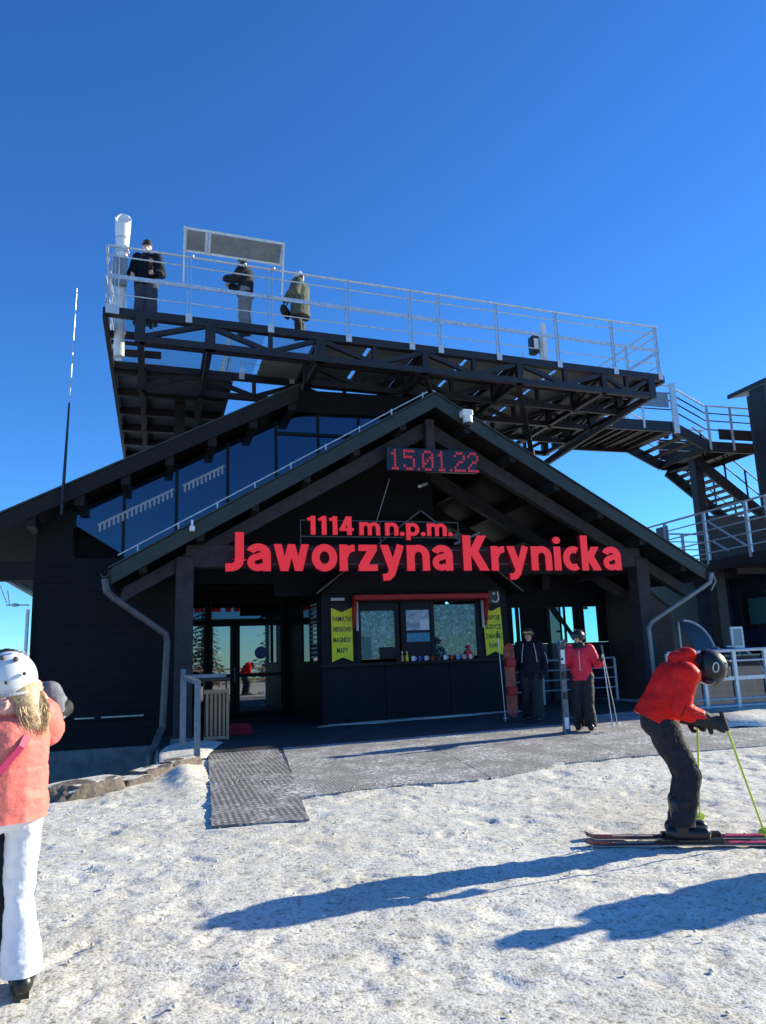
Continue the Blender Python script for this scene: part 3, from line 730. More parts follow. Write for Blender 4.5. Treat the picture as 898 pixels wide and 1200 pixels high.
for z in (3.45, 3.75): fr.box(1.4, 10.1, 15.0, 15.02, z, z+.02)
fr.build('sign_frame', 'pipe_grey', sg)

FONT = {'1': ['00100','01100','00100','00100','00100','00100','01110'], '5': ['11111','10000','11110','00001','00001','10001','01110'],
        '0': ['01110','10001','10011','10101','11001','10001','01110'], '2': ['01110','10001','00001','00110','01000','10000','11111'],
        '.': ['0','0','0','0','0','0','1']}
ld = empty('date_display', (5.74, 14.95, 5.5), 'dark led board showing the red date 15.01.22 under the gable', 'display')
MB().box(4.68, 6.80, 14.90, 14.99, 5.47, 5.99).build('case', 'led_body', ld, bevel=.01)
x = 4.76; p = .0535
for ch in '15.01.22':
    g_ = FONT[ch]; d = MB()
    for r_, row in enumerate(g_):
        for c_, b_ in enumerate(row):
            if b_ == '1':
                X = x+c_*p; Z = 5.91-r_*.066
                d.box(X-.021, X+.021, 14.888, 14.899, Z-.026, Z+.026)
    d.build('digit', 'led', ld); x += (len(g_[0])+1.0)*p
cc = empty('security_camera', (6.4, 14.52, 6.5), 'white dome security camera under the porch gable', 'camera')
MB().box(6.28, 6.52, 14.35, 14.58, 6.62, 6.76).build('bracket', 'white_paint', cc, bevel=.02)
smooth_by_angle(MB().tube((6.42, 14.44, 6.48), (6.42, 14.44, 6.66), .105, .10, 18).build('housing', 'white_paint', cc))
MB().ball((6.42, 14.44, 6.47), .085, 16, 10).build('dome', 'goggle_dark', cc, True)
fl = empty('flood_light', (.62, 14.52, 4.2), 'small white flood light below the left porch verge', 'lamp')
MB().box(.58, .68, 14.45, 14.56, 4.02, 4.12).build('lamp_head', 'white_paint', fl, bevel=.01); MB().box(.61, .65, 14.5, 14.6, 4.12, 4.24).build('bracket', 'white_paint', fl)

# ------------------------------------------------------------------ booth
bo = empty('ticket_booth', (5.8, 16.5, .15), 'black souvenir booth with red awning and yellow banners under the porch', 'booth')
BX0, BX1, BY = 3.52, 8.06, 16.5
for i, (a, b) in enumerate(((BX0, 4.95), (4.965, 6.5), (6.515, BX1))):
    MB().box(a, b, BY, BY+.06, .08, 1.36).build('front_panel', 'booth_panel', bo)
MB().box(BX0-.03, BX1+.03, BY-.12, BY+.12, 1.365, 1.43).build('counter', 'booth_trim', bo)
MB().box(BX0, BX0+.82, BY, BY+.06, 1.435, 2.97).build('front_panel', 'booth_panel', bo)
MB().box(7.34, BX1, BY, BY+.06, 1.435, 2.97).build('front_panel', 'booth_panel', bo)
MB().box(4.345, 7.335, BY, BY+.06, 2.76, 2.97).build('front_panel', 'booth_panel', bo)
for x in (4.38, 5.28, 5.42, 6.14, 7.29): MB().box(x-.045, x+.045, BY-.01, BY+.07, 1.435, 2.755).build('window_post', 'booth_trim', bo)
def shop_window(x0, x1, z0, z1, cols_, nx_, nz_, dens):
    w = MB().box(x0, x1, BY+.13, BY+.145, z0, z1).build('display_back', 'booth_trim', bo)
    bins = [MB() for _ in cols_]
    for i in range(nx_):
        for j in range(nz_):
            if random.random() > dens: continue
            cw_, ch_ = (x1-x0)/nx_, (z1-z0)/nz_; X = x0+cw_*(i+.5+random.uniform(-.5, .5)); Z = z0+ch_*(j+.5+random.uniform(-.5, .5))
            a = cw_*random.uniform(.2, .75); b_ = ch_*random.uniform(.15, .6); dy = random.uniform(.0, .03)
            bins[int(random.random()**1.6*len(cols_))].box(max(x0, X-a), min(x1, X+a), BY+.085+dy, BY+.095+dy, max(z0, Z-b_), min(z1, Z+b_))
    for b_, m_ in zip(bins, cols_):
        o = b_.build('small_goods', m_, w); o['kind'] = 'stuff'
    MB().box(x0, x1, BY+.02, BY+.03, z0, z1).build('pane', 'shop_glass', w)
shop_window(4.43, 5.23, 1.5, 2.58, ['goods_blue', 'goods_teal', 'goods_deep', 'goods_pale'], 13, 17, .95)
shop_window(6.20, 7.24, 1.5, 2.70, ['goods_green', 'goods_deep', 'goods_teal', 'goods_pale'], 22, 16, .95)
MB().box(4.43, 5.23, BY+.0, BY+.06, 2.585, 2.755).build('front_panel', 'booth_trim', bo)
MB().box(5.47, 6.09, BY+.0, BY+.05, 1.435, 2.755).build('booth_door', 'booth_trim', bo)
po1 = MB().box(5.5, 6.06, BY-.012, BY-.001, 2.12, 2.58).build('poster', 'poster', bo)
MB().box(5.5, 6.06, BY-.012, BY-.001, 1.86, 2.06).build('poster', 'goods_blue', bo)
MB().box(5.83, 6.05, BY-.018, BY-.0125, 2.12, 2.36).build('notice', 'paper', bo)
MB().box(4.46, 4.66, BY+.005, BY+.018, 1.52, 2.0).build('poster', 'goods_green', bo)
MB().box(4.85, 5.22, BY+.005, BY+.018, 1.5, 1.76).build('poster', 'black_matte', bo)
# left side wall with blinds window
MB().box(BX0, BX0+.06, BY+.065, 20.6, .06, 1.5).build('side_panel', 'booth_panel', bo)
MB().box(BX0, BX0+.06, BY+.065, 17.0, 1.505, 2.97).build('side_panel', 'booth_panel', bo)
MB().box(BX0, BX0+.06, 18.9, 20.6, 1.505, 2.97).build('side_panel', 'booth_panel', bo)
sw = frame_rect(0, 0.01, 0, 0.01, .001, 0, .01, 'side_window', 'booth_trim', bo) if False else MB().box(BX0+.03, BX0+.04, 17.0, 18.9, 1.505, 2.97).build('side_window', 'smoke_glass', bo)
for i in range(13): MB().box(BX0+.008, BX0+.022, 17.02, 17.75, 1.58+i*.1, 1.62+i*.1).build('blind_slat', 'pale_trim', sw)
MB().box(BX0-.01, BX0+.07, 17.78, 17.86, 1.505, 2.97).build('window_post', 'booth_trim', bo)
MB().box(BX1-.06, BX1, BY+.065, 20.6, .06, 2.97).build('side_panel', 'booth_panel', bo)
# shallow gable roof with pale edge
PK = (5.86, 4.88)
for s, xe in ((-1, 3.36), (1, 8.36)):
    slp = [(PK[0]+s*.001, 16.18, PK[1]), (xe, 16.18, 2.99), (xe, 16.18, 2.93), (PK[0]+s*.001, 16.18, PK[1]-.06)]
    MB().prism(slp, (0, 4.5, 0)).build('roof_slope', 'black_wood', bo)
    a = Vector((PK[0]+s*.02, 16.17, PK[1]-.03)); b = Vector((xe, 16.17, 2.96)); 
    MB().beam(a, b, .012, .035).build('roof_edge', 'pipe_grey', bo)
MB().prism([(3.5, BY-.02, 2.98), (8.08, BY-.02, 2.98), (PK[0], BY-.02, PK[1]-.1)], (0, .08, 0)).build('gable', 'black_wood', bo)
# red awning roller frame
MB().box(4.22, 7.50, 16.18, 16.44, 2.80, 2.93).build('awning', 'red_canvas', bo, bevel=.02)
for x in (4.22, 7.42):
    MB().prism([(x, 16.2, 2.79), (x, 16.48, 2.79), (x, 16.48, 2.2), (x, 16.42, 2.2)], (.06, 0, 0)).build('awning_side', 'red_canvas', bo)
for x in (4.30, 7.36): MB().box(x, x+.05, 16.40, 16.44, 2.14, 2.78).build('awning_arm', 'pale_trim', bo)
MB().box(3.74, 4.06, BY-.03, BY-.005, 2.82, 2.88).build('lamp_strip', 'pale_trim', bo)
MB().box(7.82, 8.02, BY-.15, BY-.122, 1.37, 1.43).build('small_plate', 'pale_trim', bo)
def banner(x0, x1, z0, z1, rows, label, yoff=0, tilt=0):
    b = empty('banner', ((x0+x1)/2, BY-.02, z0), label, 'banner')
    xm = (x0+x1)/2; n = .10; y = BY-.035
    MB().prism([(x0+tilt, y, z1), (xm+tilt, y, z1-n), (x1+tilt, y, z1), (x1, y, z0), (xm, y, z0+n), (x0, y, z0)], (0, .008, 0)).build('cloth', 'yellow_banner', b)
    MB().prism([(x0+tilt+.01, y+.009, z1+.10), (x1+tilt-.01, y+.009, z1+.10), (x1+tilt-.01, y+.009, z1-n-.03), (x0+tilt+.01, y+.009, z1-n-.03)], (0, .008, 0)).build('backing', 'black_matte', b)
    step = (z1-z0-.36)/3.6
    for i, t in enumerate(rows):
        zz = z1-.30-i*step; f = min(.40, .062*len(t)/1.0)*(x1-x0)/.46
        lay_text(t, xm-f/2+tilt*.5, xm+f/2+tilt*.5, zz, y-.003, .105, .02, .004, 'banner_ink', b, name='lettering')
banner(3.74, 4.22, 1.47, 2.66, ['PAMIĄTKI', 'WIDOKÓWKI', 'MAGNESY', 'MAPY'], 'yellow banner with souvenir words at the left end of the booth')
banner(7.44, 7.90, 1.48, 2.62, ['NAPOJE', 'SŁODYCZE', 'ZABAWKI', 'KAWA'], 'yellow banner with drink words at the right end of the booth', tilt=-.03)
# wall heater lamp beside the right banner
hl = empty('wall_lamp', (7.7, BY-.1, 2.8), 'small black wall lamp with white loop above right yellow banner', 'lamp')
MB().box(7.56, 7.84, BY-.1, BY-.005, 2.70, 3.0).build('box', 'black_plastic', hl)
MB().path([(7.78, BY-.12, 2.97), (7.80, BY-.12, 2.80), (7.74, BY-.12, 2.735), (7.66, BY-.12, 2.735), (7.62, BY-.12, 2.78)], .018, 8).build('loop', 'white_paint', hl)
MB().ball((7.68, BY-.12, 2.93), .035).build('bulb', 'white_paint', hl, True)
# mugs on the counter
cols = ['white_paint', 'sticker_blue', 'paper', 'red_canvas', 'blue_grey_cloth', 'white_paint', 'board_red', 'blue_plastic', 'pale_trim', 'white_paint']
def mug(x, m, lab):
    o = empty('souvenir_mug', (x, BY-.05, 1.43), lab, 'mug', 'souvenir mugs on the booth counter')
    b = MB(); b.tube((x, BY-.05, 1.432), (x, BY-.05, 1.535), .043, .046, 14); smooth_by_angle(b.build('cup', m, o))
    MB().path([(x+.043, BY-.05, 1.515), (x+.075, BY-.05, 1.50), (x+.075, BY-.05, 1.465), (x+.043, BY-.05, 1.45)], .008, 6).build('handle', m, o)
nth = ['leftmost', 'second', 'third', 'fourth', 'fifth', 'sixth', 'seventh', 'eighth', 'ninth', 'rightmost']
for i in range(10):
    mug(5.62+i*.155, cols[i], '%s souvenir mug in the row on the booth counter%s' % (nth[i], '' if i in (0, 9) else ' from the left'))
for i, (x, m) in enumerate(((5.36, 'slat_wood'), (5.47, 'yellow_banner'))):
    b = empty('souvenir_bottle', (x, BY-.05, 1.43), ['tan', 'yellow'][i]+' little souvenir bottle left of the mugs', 'bottle')
    MB().tube((x, BY-.05, 1.432), (x, BY-.05, 1.56), .035, .03, 12).tube((x, BY-.05, 1.56), (x, BY-.05, 1.62), .014, .012, 10).build('glass_body', m, b)
    MB().tube((x, BY-.05, 1.621), (x, BY-.05, 1.65), .017, .017, 10).build('cap', 'white_paint', b)
dl = empty('souvenir_doll', (7.0, BY-.03, 1.43), 'pink red souvenir doll standing at the right end of the mugs', 'doll')
d = MB(); d.capsule((7.0, BY-.035, 1.47), (7.0, BY-.035, 1.62), .055, .035); d.capsule((7.0, BY-.035, 1.70), (7.0, BY-.035, 1.72), .04, .035); d.capsule((6.94, BY-.04, 1.6), (6.92, BY-.06, 1.5), .018, .014); d.capsule((7.06, BY-.04, 1.6), (7.08, BY-.06, 1.5), .018, .014)
blob('figure', d, 'pink_red_shell', dl, .008, 2)

# ------------------------------------------------------------------ right bay gate, rails
def rail_run(name, pts, hgts, r, post_every, label, cat, m='galv', base=None, rt=None):
    o = empty(name, pts[0], label, cat)
    for k, hh in enumerate(hgts):
        b = MB(); b.path([(x, y, z+hh) for x, y, z in pts], (rt or r) if k == 0 else r*.7, 8); smooth_by_angle(b.build('rail', m, o))
    for a, b in zip(pts[:-1], pts[1:]):
        L = (Vector(b)-Vector(a)).length; n = max(1, round(L/post_every))
        for i in range(n+1):
            if i == n and b is not pts[-1]: continue
            q = Vector(a).lerp(Vector(b), i/n); MB().box(q.x-.03, q.x+.03, q.y-.02, q.y+.02, q.z-.02, q.z+hgts[0]-.01).build('post', m, o)
    return o
rail_run('bay_railing', [(8.4, 17.6, .19), (11.6, 17.6, .21)], [1.1, .85, .6, .35], .025, 1.15, 'blue grey metal railing in the open bay right of booth', 'railing')
gt = empty('open_gateway', (10.5, 18.65, .2), 'dark steel gateway with diagonal strut closing the open right bay', 'gateway')
for a, b_ in ((8.25, 9.24), (9.50, 10.27), (11.12, 11.44), (11.88, 12.6)): MB().box(a, b_, 18.62, 18.70, 1.745, 2.72).build('upper_panel', 'black_wood', gt)
for x in (8.3, 9.37, 10.3, 11.3, 12.5): MB().box(x-.05, x+.05, 18.58, 18.618, 0, 2.72).build('post', 'booth_trim', gt)
MB().beam((10.45, 18.6, 2.75), (11.15, 18.6, 1.75), .05, .10).build('strut', 'booth_trim', gt)
MB().beam((10.78, 18.55, 2.75), (10.78, 18.55, 1.75), .05, .06).build('strut', 'booth_trim', gt)
for a, b_ in ((9.24, 9.50), (10.27, 11.12), (11.44, 11.88)): MB().box(a, b_, 18.65, 18.66, 1.745, 2.72).build('pane', 'teal_glass', gt)
MB().box(8.25, 12.6, 18.63, 18.71, .1, 1.74).build('lower_panel', 'blue_wall', gt)
MB().box(8.2, 12.65, 18.55, 18.75, 2.725, 4.2).build('header', 'booth_panel', gt)
# metal gate bars right of the right column
gb = empty('metal_gate', (10.9, 14.6, .2), 'dark barred metal gate between right column and railing', 'gate')
for i in range(7):
    x = 10.55+i*.13; MB().tube((x, 14.25, .2), (x, 14.25, 1.2+.12*math.sin(math.pi*i/6)), .014).build('bar', 'steel_dark', gb)
MB().box(10.5, 11.4, 14.235, 14.265, .3, .34).build('rail', 'steel_dark', gb); MB().box(10.5, 11.4, 14.235, 14.265, 1.1, 1.14).build('rail', 'steel_dark', gb)

# handrail by the left column, litter bin, red scraper
hr = empty('handrail', (.55, 13, .1), 'short galvanised handrail on posts beside the left porch column', 'railing')
MB().box(.43, .53, 13.66, 13.76, .05, 1.35).build('post', 'galv_dark', hr); MB().box(.59, .68, 12.05, 12.14, -.05, 1.30).build('post', 'galv_dark', hr)
MB().beam((.48, 13.75, 1.33), (.635, 12.08, 1.27), .09, .06).build('top_rail', 'galv_dark', hr); MB().box(.53, 1.2, 13.68, 13.74, 1.30, 1.36).build('top_rail', 'galv_dark', hr)
MB().box(.44, .52, 13.78, 13.86, 1.3, 1.46).build('cap', 'galv_dark', hr)
bn = empty('litter_bin', (1.08, 15.2, .1), 'wooden slatted litter bin with black lid beside left column', 'bin')
MB().box(.93, 1.33, 15.05, 15.45, .14, 1.02).build('inner_bin', 'slat_red', bn)
for i in range(5): MB().box(.95+i*.078, .99+i*.078, 15.015, 15.046, .2, .98).build('slat', 'slat_wood', bn)
for i in range(4): MB().box(1.334, 1.36, 15.07+i*.095, 15.13+i*.095, .2, .98).build('slat', 'slat_wood', bn)
MB().box(.91, 1.37, 15.0, 15.048, .98, 1.05).build('rim', 'slat_wood', bn); MB().box(.91, 1.37, 15.0, 15.048, .13, .19).build('rim', 'slat_wood', bn)
MB().box(1.325, 1.375, 14.995, 15.06, .12, 1.06).build('corner_post', 'slat_wood', bn)
MB().box(.86, 1.40, 14.98, 15.5, 1.2, 1.28).build('lid', 'black_plastic', bn, bevel=.015)
for x in (.92, 1.34): MB().box(x-.015, x+.015, 15.2, 15.24, 1.05, 1.2).build('lid_stay', 'black_plastic', bn)
rs = empty('snow_scraper', (1.7, 16.0, .1), 'red plastic snow scraper lying on porch floor by the bin', 'scraper')
b = MB(); b.prism([(1.42, 15.8, .115), (1.93, 15.78, .115), (1.92, 15.92, .27), (1.82, 15.96, .33), (1.52, 15.97, .33), (1.43, 15.94, .26)], (0, .05, .0)); b.build('blade', 'red_canvas', rs, bevel=.01)
MB().tube((1.7, 16.05, .3), (1.75, 17.3, .16), .018).build('handle', 'slat_wood', rs)

# ------------------------------------------------------------------ observation deck
dk = empty('observation_deck', (5.7, 16.5, 0), 'steel truss observation deck with galvanised railings above the roofs', 'deck')
ZD = 8.5
def D(s, q, z): return (-1.05+13.57*s, 14.67+1.0*s+q, z)
NB = [.047, .148, .32, .502, .684, .863, .971]; NS = [None, .24, .412, .594, .779, .915]
def truss(q, s0, s1, heavy=1.0):
    MB().beam(D(s0, q, ZD-.09), D(s1, q, ZD-.09), .15*heavy, .17).build('top_chord', 'steel_dark', dk)
    MB().beam(D(max(s0, .047), q, 7.90), D(min(s1, .971), q, 7.90), .13*heavy, .14).build('bottom_chord', 'steel_dark', dk)
    for i, s in enumerate(NB):
        if s < s0-.01: continue
        MB().beam(D(s, q, 7.83), D(s, q, ZD-.02), .20 if i in (0, 1, 2, 6) else .14, .16).build('truss_post', 'steel_dark', dk)
        if i+1 < len(NB):
            t = NB[i+1]; m = NS[i]
            if m is None:
                MB().beam(D(s, q, 7.95), D(t, q, ZD-.12), .09, .1).build('diagonal', 'steel_dark', dk)
            else:
                MB().beam(D(m, q, 7.95), D(m, q, ZD-.15), .09, .1).build('truss_post', 'steel_dark', dk)
                MB().beam(D(s, q, ZD-.16), D(m, q, 7.94), .09, .1).build('diagonal', 'steel_dark', dk)
                MB().beam(D(m, q+.002, 7.94), D(t, q+.002, ZD-.16), .09, .1).build('diagonal', 'steel_dark', dk)
truss(0, 0, 1); truss(2.8, 0, 1, .9)
truss(5.6, .5, 1, .9); truss(1.4, .32, 1, .55); truss(4.2, .5, 1, .55)
for i, s in enumerate(NB):       # trusses running back
    q1 = 11.5 if i < 2 else (2.8 if i < 3 else 5.6)
    MB().beam(D(s, .08, ZD-.13), D(s, q1, ZD-.13), .12, .15).build('cross_beam', 'steel_dark', dk)
    MB().beam(D(s, .08, 7.90), D(s, q1 if i > 2 or i < 2 else 2.8, 7.90), .11, .12).build('cross_chord', 'steel_dark', dk)
    n = 4 if i < 2 else (1 if i == 2 else 2)
    for k in range(n):
        a = .08+k*2.8; b_ = a+1.4; c = a+2.8
        if i not in (0,): 
            MB().beam(D(s, a, ZD-.2), D(s, b_, 7.95), .07, .08).build('diagonal', 'steel_dark', dk); MB().beam(D(s, b_, 7.95), D(s, c, ZD-.2), .07, .08).build('diagonal', 'steel_dark', dk)
# joists and floor
for k, q in enumerate((.7, 1.4, 2.1)):
    MB().beam(D(.0, q, ZD-.11), D(1, q, ZD-.11), .05, .08).build('joist', 'steel_dark', dk) if k == 1 else None
fs_ = [0, .047, .148, .24, .32, .412, .502, .594, .684, .779, .863, 1.0]
for i in range(len(fs_)-1):
    for (qa, qb) in ((.09, 1.38), (1.42, 2.72)):
        gl = i < 3 or (i == 3 and qa < 1)
        a, b_ = fs_[i]+.004, fs_[i+1]-.004
        MB().prism([D(a, qa, ZD-.04), D(b_, qa, ZD-.04), D(b_, qb, ZD-.04), D(a, qb, ZD-.04)], (0, 0, .035)).build('floor_panel', 'clear_glass' if gl else 'deck_panel', dk)
    if i >= 6:
        for (qa, qb) in ((2.9, 4.2), (4.25, 5.55)):
            MB().prism([D(fs_[i]+.004, qa, ZD-.04), D(fs_[i+1]-.004, qa, ZD-.04), D(fs_[i+1]-.004, qb, ZD-.04), D(fs_[i]+.004, qb, ZD-.04)], (0, 0, .035)).build('floor_panel', 'deck_panel', dk)
# left arm going back over the roof
for k in range(6):
    y0 = 17.62+k*1.5
    MB().box(-1.02, 1.62, y0+.03, y0+1.47, ZD-.05, ZD).build('floor_panel', 'deck_panel_dark', dk)
    MB().box(-1.04, 1.64, y0-.06, y0+.06, ZD-.26, ZD-.055).build('cross_beam', 'steel_dark', dk)
MB().box(-1.12, -1.03, 14.7, 26.5, ZD-.22, ZD+.02).build('edge_beam', 'steel_dark', dk)
for q in (.9, 1.85): MB().box(-1.03, .0, 14.7+q, 14.8+q, ZD-.2, ZD-.06).build('cross_beam', 'steel_dark', dk)
MB().box(1.62, 1.70, 17.9, 26.5, ZD-.22, ZD+.02).build('edge_beam', 'steel_dark', dk)
MB().beam((12.55, 15.66, ZD-.1), (12.55, 21.2, ZD-.1), .12, .2).build('edge_beam', 'steel_dark', dk)
# big supporting struts and tree column on the right
def strut(a, b, w=.13): MB().beam(a, b, w, w).build('strut', 'steel_dark', dk)
hd = (10.15, 18.4, 6.55)
MB().box(10.03, 10.27, 18.28, 18.52, 3.2, 6.6).build('column', 'steel_dark', dk)
for (s, q) in ((.971, .1), (.971, 2.8), (.684, .1), (.684, 2.8), (.863, 5.6), (.6, 5.6)): strut(hd, D(s, q, 7.9))
for (x, y) in ((.5, 19.5), (4.6, 19.0)): MB().box(x-.13, x+.13, y-.13, y+.13, 6.0, ZD-.2).build('column', 'steel_dark', dk)
for (s, q) in ((.502, .1), (.594, 2.8), (.412, 2.8)): strut((7.6, 18.0, 6.9), D(s, q, 7.88), .1)
# small cast node fans
for (x, y, z) in ((7.6, 18.0, 6.9),):
    for k in range(5):
        a = R(20+35*k); strut((x, y, z), (x+.7*math.cos(a), y, z+.7*math.sin(a)), .05)
# railing
def deck_rail(P0, P1, posts, tagn='rail'):
    A = Vector(P0); B = Vector(P1)
    for hh, r_ in ((1.31, .026), (1.10, .017), (.66, .0), (.28, .013)):
        a = A+Vector((0,0,hh)); b_ = B+Vector((0,0,hh))
        if r_ == 0: MB().beam(a, b_, .03, .085).build('rail', 'galv', dk)
        else: smooth_by_angle(MB().tube(a, b_, r_, r_, 8).build('rail', 'galv', dk))
    for t in posts:
        p_ = A.lerp(B, t)
        d = (B-A).normalized()*.035
        for sgn in (-1, 1):
            q_ = p_+d*sgn; MB().beam(q_+Vector((0,0,-.02)), q_+Vector((0,0,1.30)), .012, .06).build('rail_post', 'galv', dk)
        MB().beam(p_+Vector((0,-.055,-.16)), p_+Vector((0,-.055,.03)), .13, .02).build('post_foot', 'galv_pale', dk)
deck_rail(D(0, -.05, ZD), D(1, -.05, ZD), [0.004, .013, .116, .24, .367, .478, .531, .643, .767, .89, .993])
deck_rail(D(1, 0, ZD), D(1, 5.4, ZD), [.25, .5, .75, 1])
deck_rail((-1.08, 14.66, ZD), (-1.08, 26, ZD), [.06, .16, .26, .37, .5, .64, .8])
deck_rail((1.66, 17.8, ZD), (1.66, 26, ZD), [.02, .2, .4, .6, .8])
deck_rail((1.9, 17.68, ZD), (6.9, 18.0, ZD), [.0, .25, .5, .75, 1])
deck_rail(D(.5, 5.6, ZD), D(1, 5.6, ZD), [.0, .25, .5, .75, 1])

# panorama board fixed above the rail
pb = empty('panorama_board', D(.18, -.1, ZD), 'slanted grey panorama board in a metal frame above deck railing', 'sign')
def BP(s, z, q): return Vector(D(s, q, z))
b0 = .107; b1 = .257
def tilt_panel(s0, s1, z0, z1, q0, q1, th, name, m, par):
    a, b_, c, d_ = BP(s0, z0, q0), BP(s1, z0, q0), BP(s1, z1, q1), BP(s0, z1, q1)
    n = (b_-a).cross(d_-a).normalized()*th
    return MB().prism([a, b_, c, d_], n).build(name, m, par)
tilt_panel(b0+.004, .137, 9.92, 10.17, -.12, -.48, .02, 'panel', 'grey_panel', pb)
tilt_panel(.143, b1-.004, 9.92, 10.17, -.12, -.48, .02, 'panel', 'grey_panel', pb)
for (s0, s1, z0, z1, q0, q1) in ((b0, b1, 9.88, 9.92, -.12, -.14), (b0, b1, 10.17, 10.21, -.48, -.50)):
    tilt_panel(s0, s1, z0, z1, q0-.01, q1-.01, .04, 'frame', 'galv', pb)
for s in (b0, .1375, .1425, b1-.003): tilt_panel(s, s+.0035, 9.88, 10.21, -.13, -.51, .04, 'frame', 'galv', pb)
for s in (b0, b1): MB().beam(D(s, -.50, 10.22), D(s, -.16, 9.18), .035, .06).build('bracket', 'galv_pale', pb)
for s in (.12, .2, .245): MB().ball(D(s, -.10, 9.82), .035).build('bolt', 'galv_pale', pb, True)

# white pipe at the corner
wp = empty('vent_pipe', (-.80, 15.5, 7.8), 'tall white vent pipe with oblique open mouth at deck corner', 'pipe')
b = MB(); b.tube((-.84, 15.55, 7.85), (-.84, 15.55, 10.25), .11, .11, 18); smooth_by_angle(b.build('pipe', 'white_paint', wp))
def mitred(name, m):
    b = MB(); n = 20; rings = []
    for (z, r_, sl) in ((10.2, .13, 0), (10.5, .14, 0), (10.72, .16, .0), (11.0, .165, .20)):
        rings.append([(-.84+r_*math.cos(2*math.pi*i/n), 15.55+r_*math.sin(2*math.pi*i/n), z+sl*math.sin(2*math.pi*i/n)) for i in range(n)])
    rings.append([(-.84+.12*math.cos(2*math.pi*i/n), 15.55+.12*math.sin(2*math.pi*i/n), 10.99+.20*math.sin(2*math.pi*i/n)) for i in range(n)])
    rings.append([(-.84+.11*math.cos(2*math.pi*i/n), 15.55+.11*math.sin(2*math.pi*i/n), 10.70) for i in range(n)])
    vs = [v for r_ in rings for v in r_]
    b.add(vs, [(j*n+i, j*n+(i+1) % n, (j+1)*n+(i+1) % n, (j+1)*n+i) for j in range(len(rings)-1) for i in range(n)])
    smooth_by_angle(b.build(name, m, wp), 50)
mitred('hood', 'white_paint'); MB().tube((-.84, 15.55, 10.72), (-.84, 15.55, 10.74), .112, .112, 20).build('mouth', 'black_matte', wp)
for z in (10.18, 10.48): MB().tube((-.84, 15.55, z), (-.84, 15.55, z+.04), .15, .15, 20).build('collar', 'galv_pale', wp)
cb = MB().box(-1.0, -.72, 15.30, 15.43, 9.35, 9.95).build('control_box', 'grey_panel', wp, bevel=.01)

# coin telescope at the right end of the deck
ct = empty('telescope', D(.75, .4, ZD), 'white coin telescope with black head at right end of deck', 'telescope')
x, y, _ = D(.755, .45, 0)
smooth_by_angle(MB().tube((x, y, ZD), (x, y, ZD+.95), .07, .07, 14).build('post', 'white_paint', ct)); MB().tube((x, y, ZD), (x, y, ZD+.03), .16, .16, 16).build('base', 'black_plastic', ct)
MB().box(x-.3, x-.1, y-.1, y+.15, ZD+.38, ZD+.85).build('head', 'black_plastic', ct, bevel=.03); MB().box(x-.26, x-.14, y-.115, y-.101, ZD+.5, ZD+.75).build('plate', 'white_paint', ct)
MB().box(x-.02, x+.1, y-.12, y-.05, ZD+.05, ZD+1.18).build('panel', 'white_paint', ct)
MB().tube((x-.55, y, ZD), (x-.55, y, ZD+.4), .02).build('short_post', 'galv_pale', ct)

# whip antenna on the main roof
an = empty('whip_antenna', (-1.82, 15.9, 4.6), 'tall thin whip antenna mounted on the left roof verge', 'antenna')
MB().tube((-1.84, 15.9, 4.55), (-1.82, 15.9, 5.5), .035, .03).build('mount', 'steel_dark', an)
MB().tube((-1.82, 15.9, 5.5), (-1.79, 15.9, 6.9), .03, .018).build('base_coil', 'black_plastic', an)
MB().tube((-1.79, 15.9, 6.9), (-1.74, 15.9, 9.45), .014, .009).build('whip', 'galv_pale', an)
# television aerial on the left corner
ta = empty('tv_aerial', (-2.5, 16.7, 1.5), 'small tv aerial on a pole at the left wall corner', 'aerial')
MB().tube((-2.47, 16.62, -.5), (-2.47, 16.62, 2.74), .035).build('pole', 'galv_pale', ta)
MB().tube((-2.44, 16.62, 2.83), (-2.86, 16.58, 2.83), .014).build('boom', 'galv_pale', ta)
MB().tube((-2.8, 16.58, 2.83), (-2.84, 16.5, 3.12), .01).build('element', 'galv_pale', ta); MB().tube((-2.84, 16.5, 2.86), (-2.98, 16.5, 3.22), .01).build('element', 'galv_pale', ta)
MB().ball((-2.7, 16.58, 2.83), .05, sc=(1.6, 1, .7)).build('junction', 'galv_pale', ta, True)

# ------------------------------------------------------------------ walkway, stair, right side buildings
wk = empty('steel_stairway', (15.5, 20, 0), 'brown steel walkway and stair linking deck to the right tower', 'stairway')
WY0, WY1 = 19.1, 21.5
def stringer(pts, y):
    for a, b_ in zip(pts[:-1], pts[1:]): MB().beam((a[0], y, a[1]), (b_[0], y, b_[1]), .08, .34).build('stringer', 'steel_dark', wk)
prof = [(12.55, 8.32), (15.5, 8.32), (16.75, 7.74), (18.7, 7.74)]
stringer(prof, WY0); stringer(prof, WY1)
for i, x in enumerate((12.7, 13.6, 14.5)): MB().box(x, x+.86, WY0+.05, WY1-.05, 8.40, 8.45).build('floor_panel', 'deck_panel', wk)
for x in (13.6, 14.5, 15.4): MB().box(x-.05, x, WY0+.045, WY1-.045, 8.22, 8.395).build('cross_beam', 'steel_dark', wk)
for i in range(3):
    x = 15.62+i*.36; MB().box(x, x+.26, WY0+.045, WY1-.045, 8.30-i*.17, 8.34-i*.17).build('tread', 'steel_dark', wk)
for x in (16.8, 17.75): MB().box(x, x+.9, WY0+.05, WY1-.05, 7.82, 7.87).build('floor_panel', 'deck_panel', wk)
for x in (16.75, 17.7, 18.65): MB().box(x-.05, x, WY0+.045, WY1-.045, 7.62, 7.815).build('cross_beam', 'steel_dark', wk)
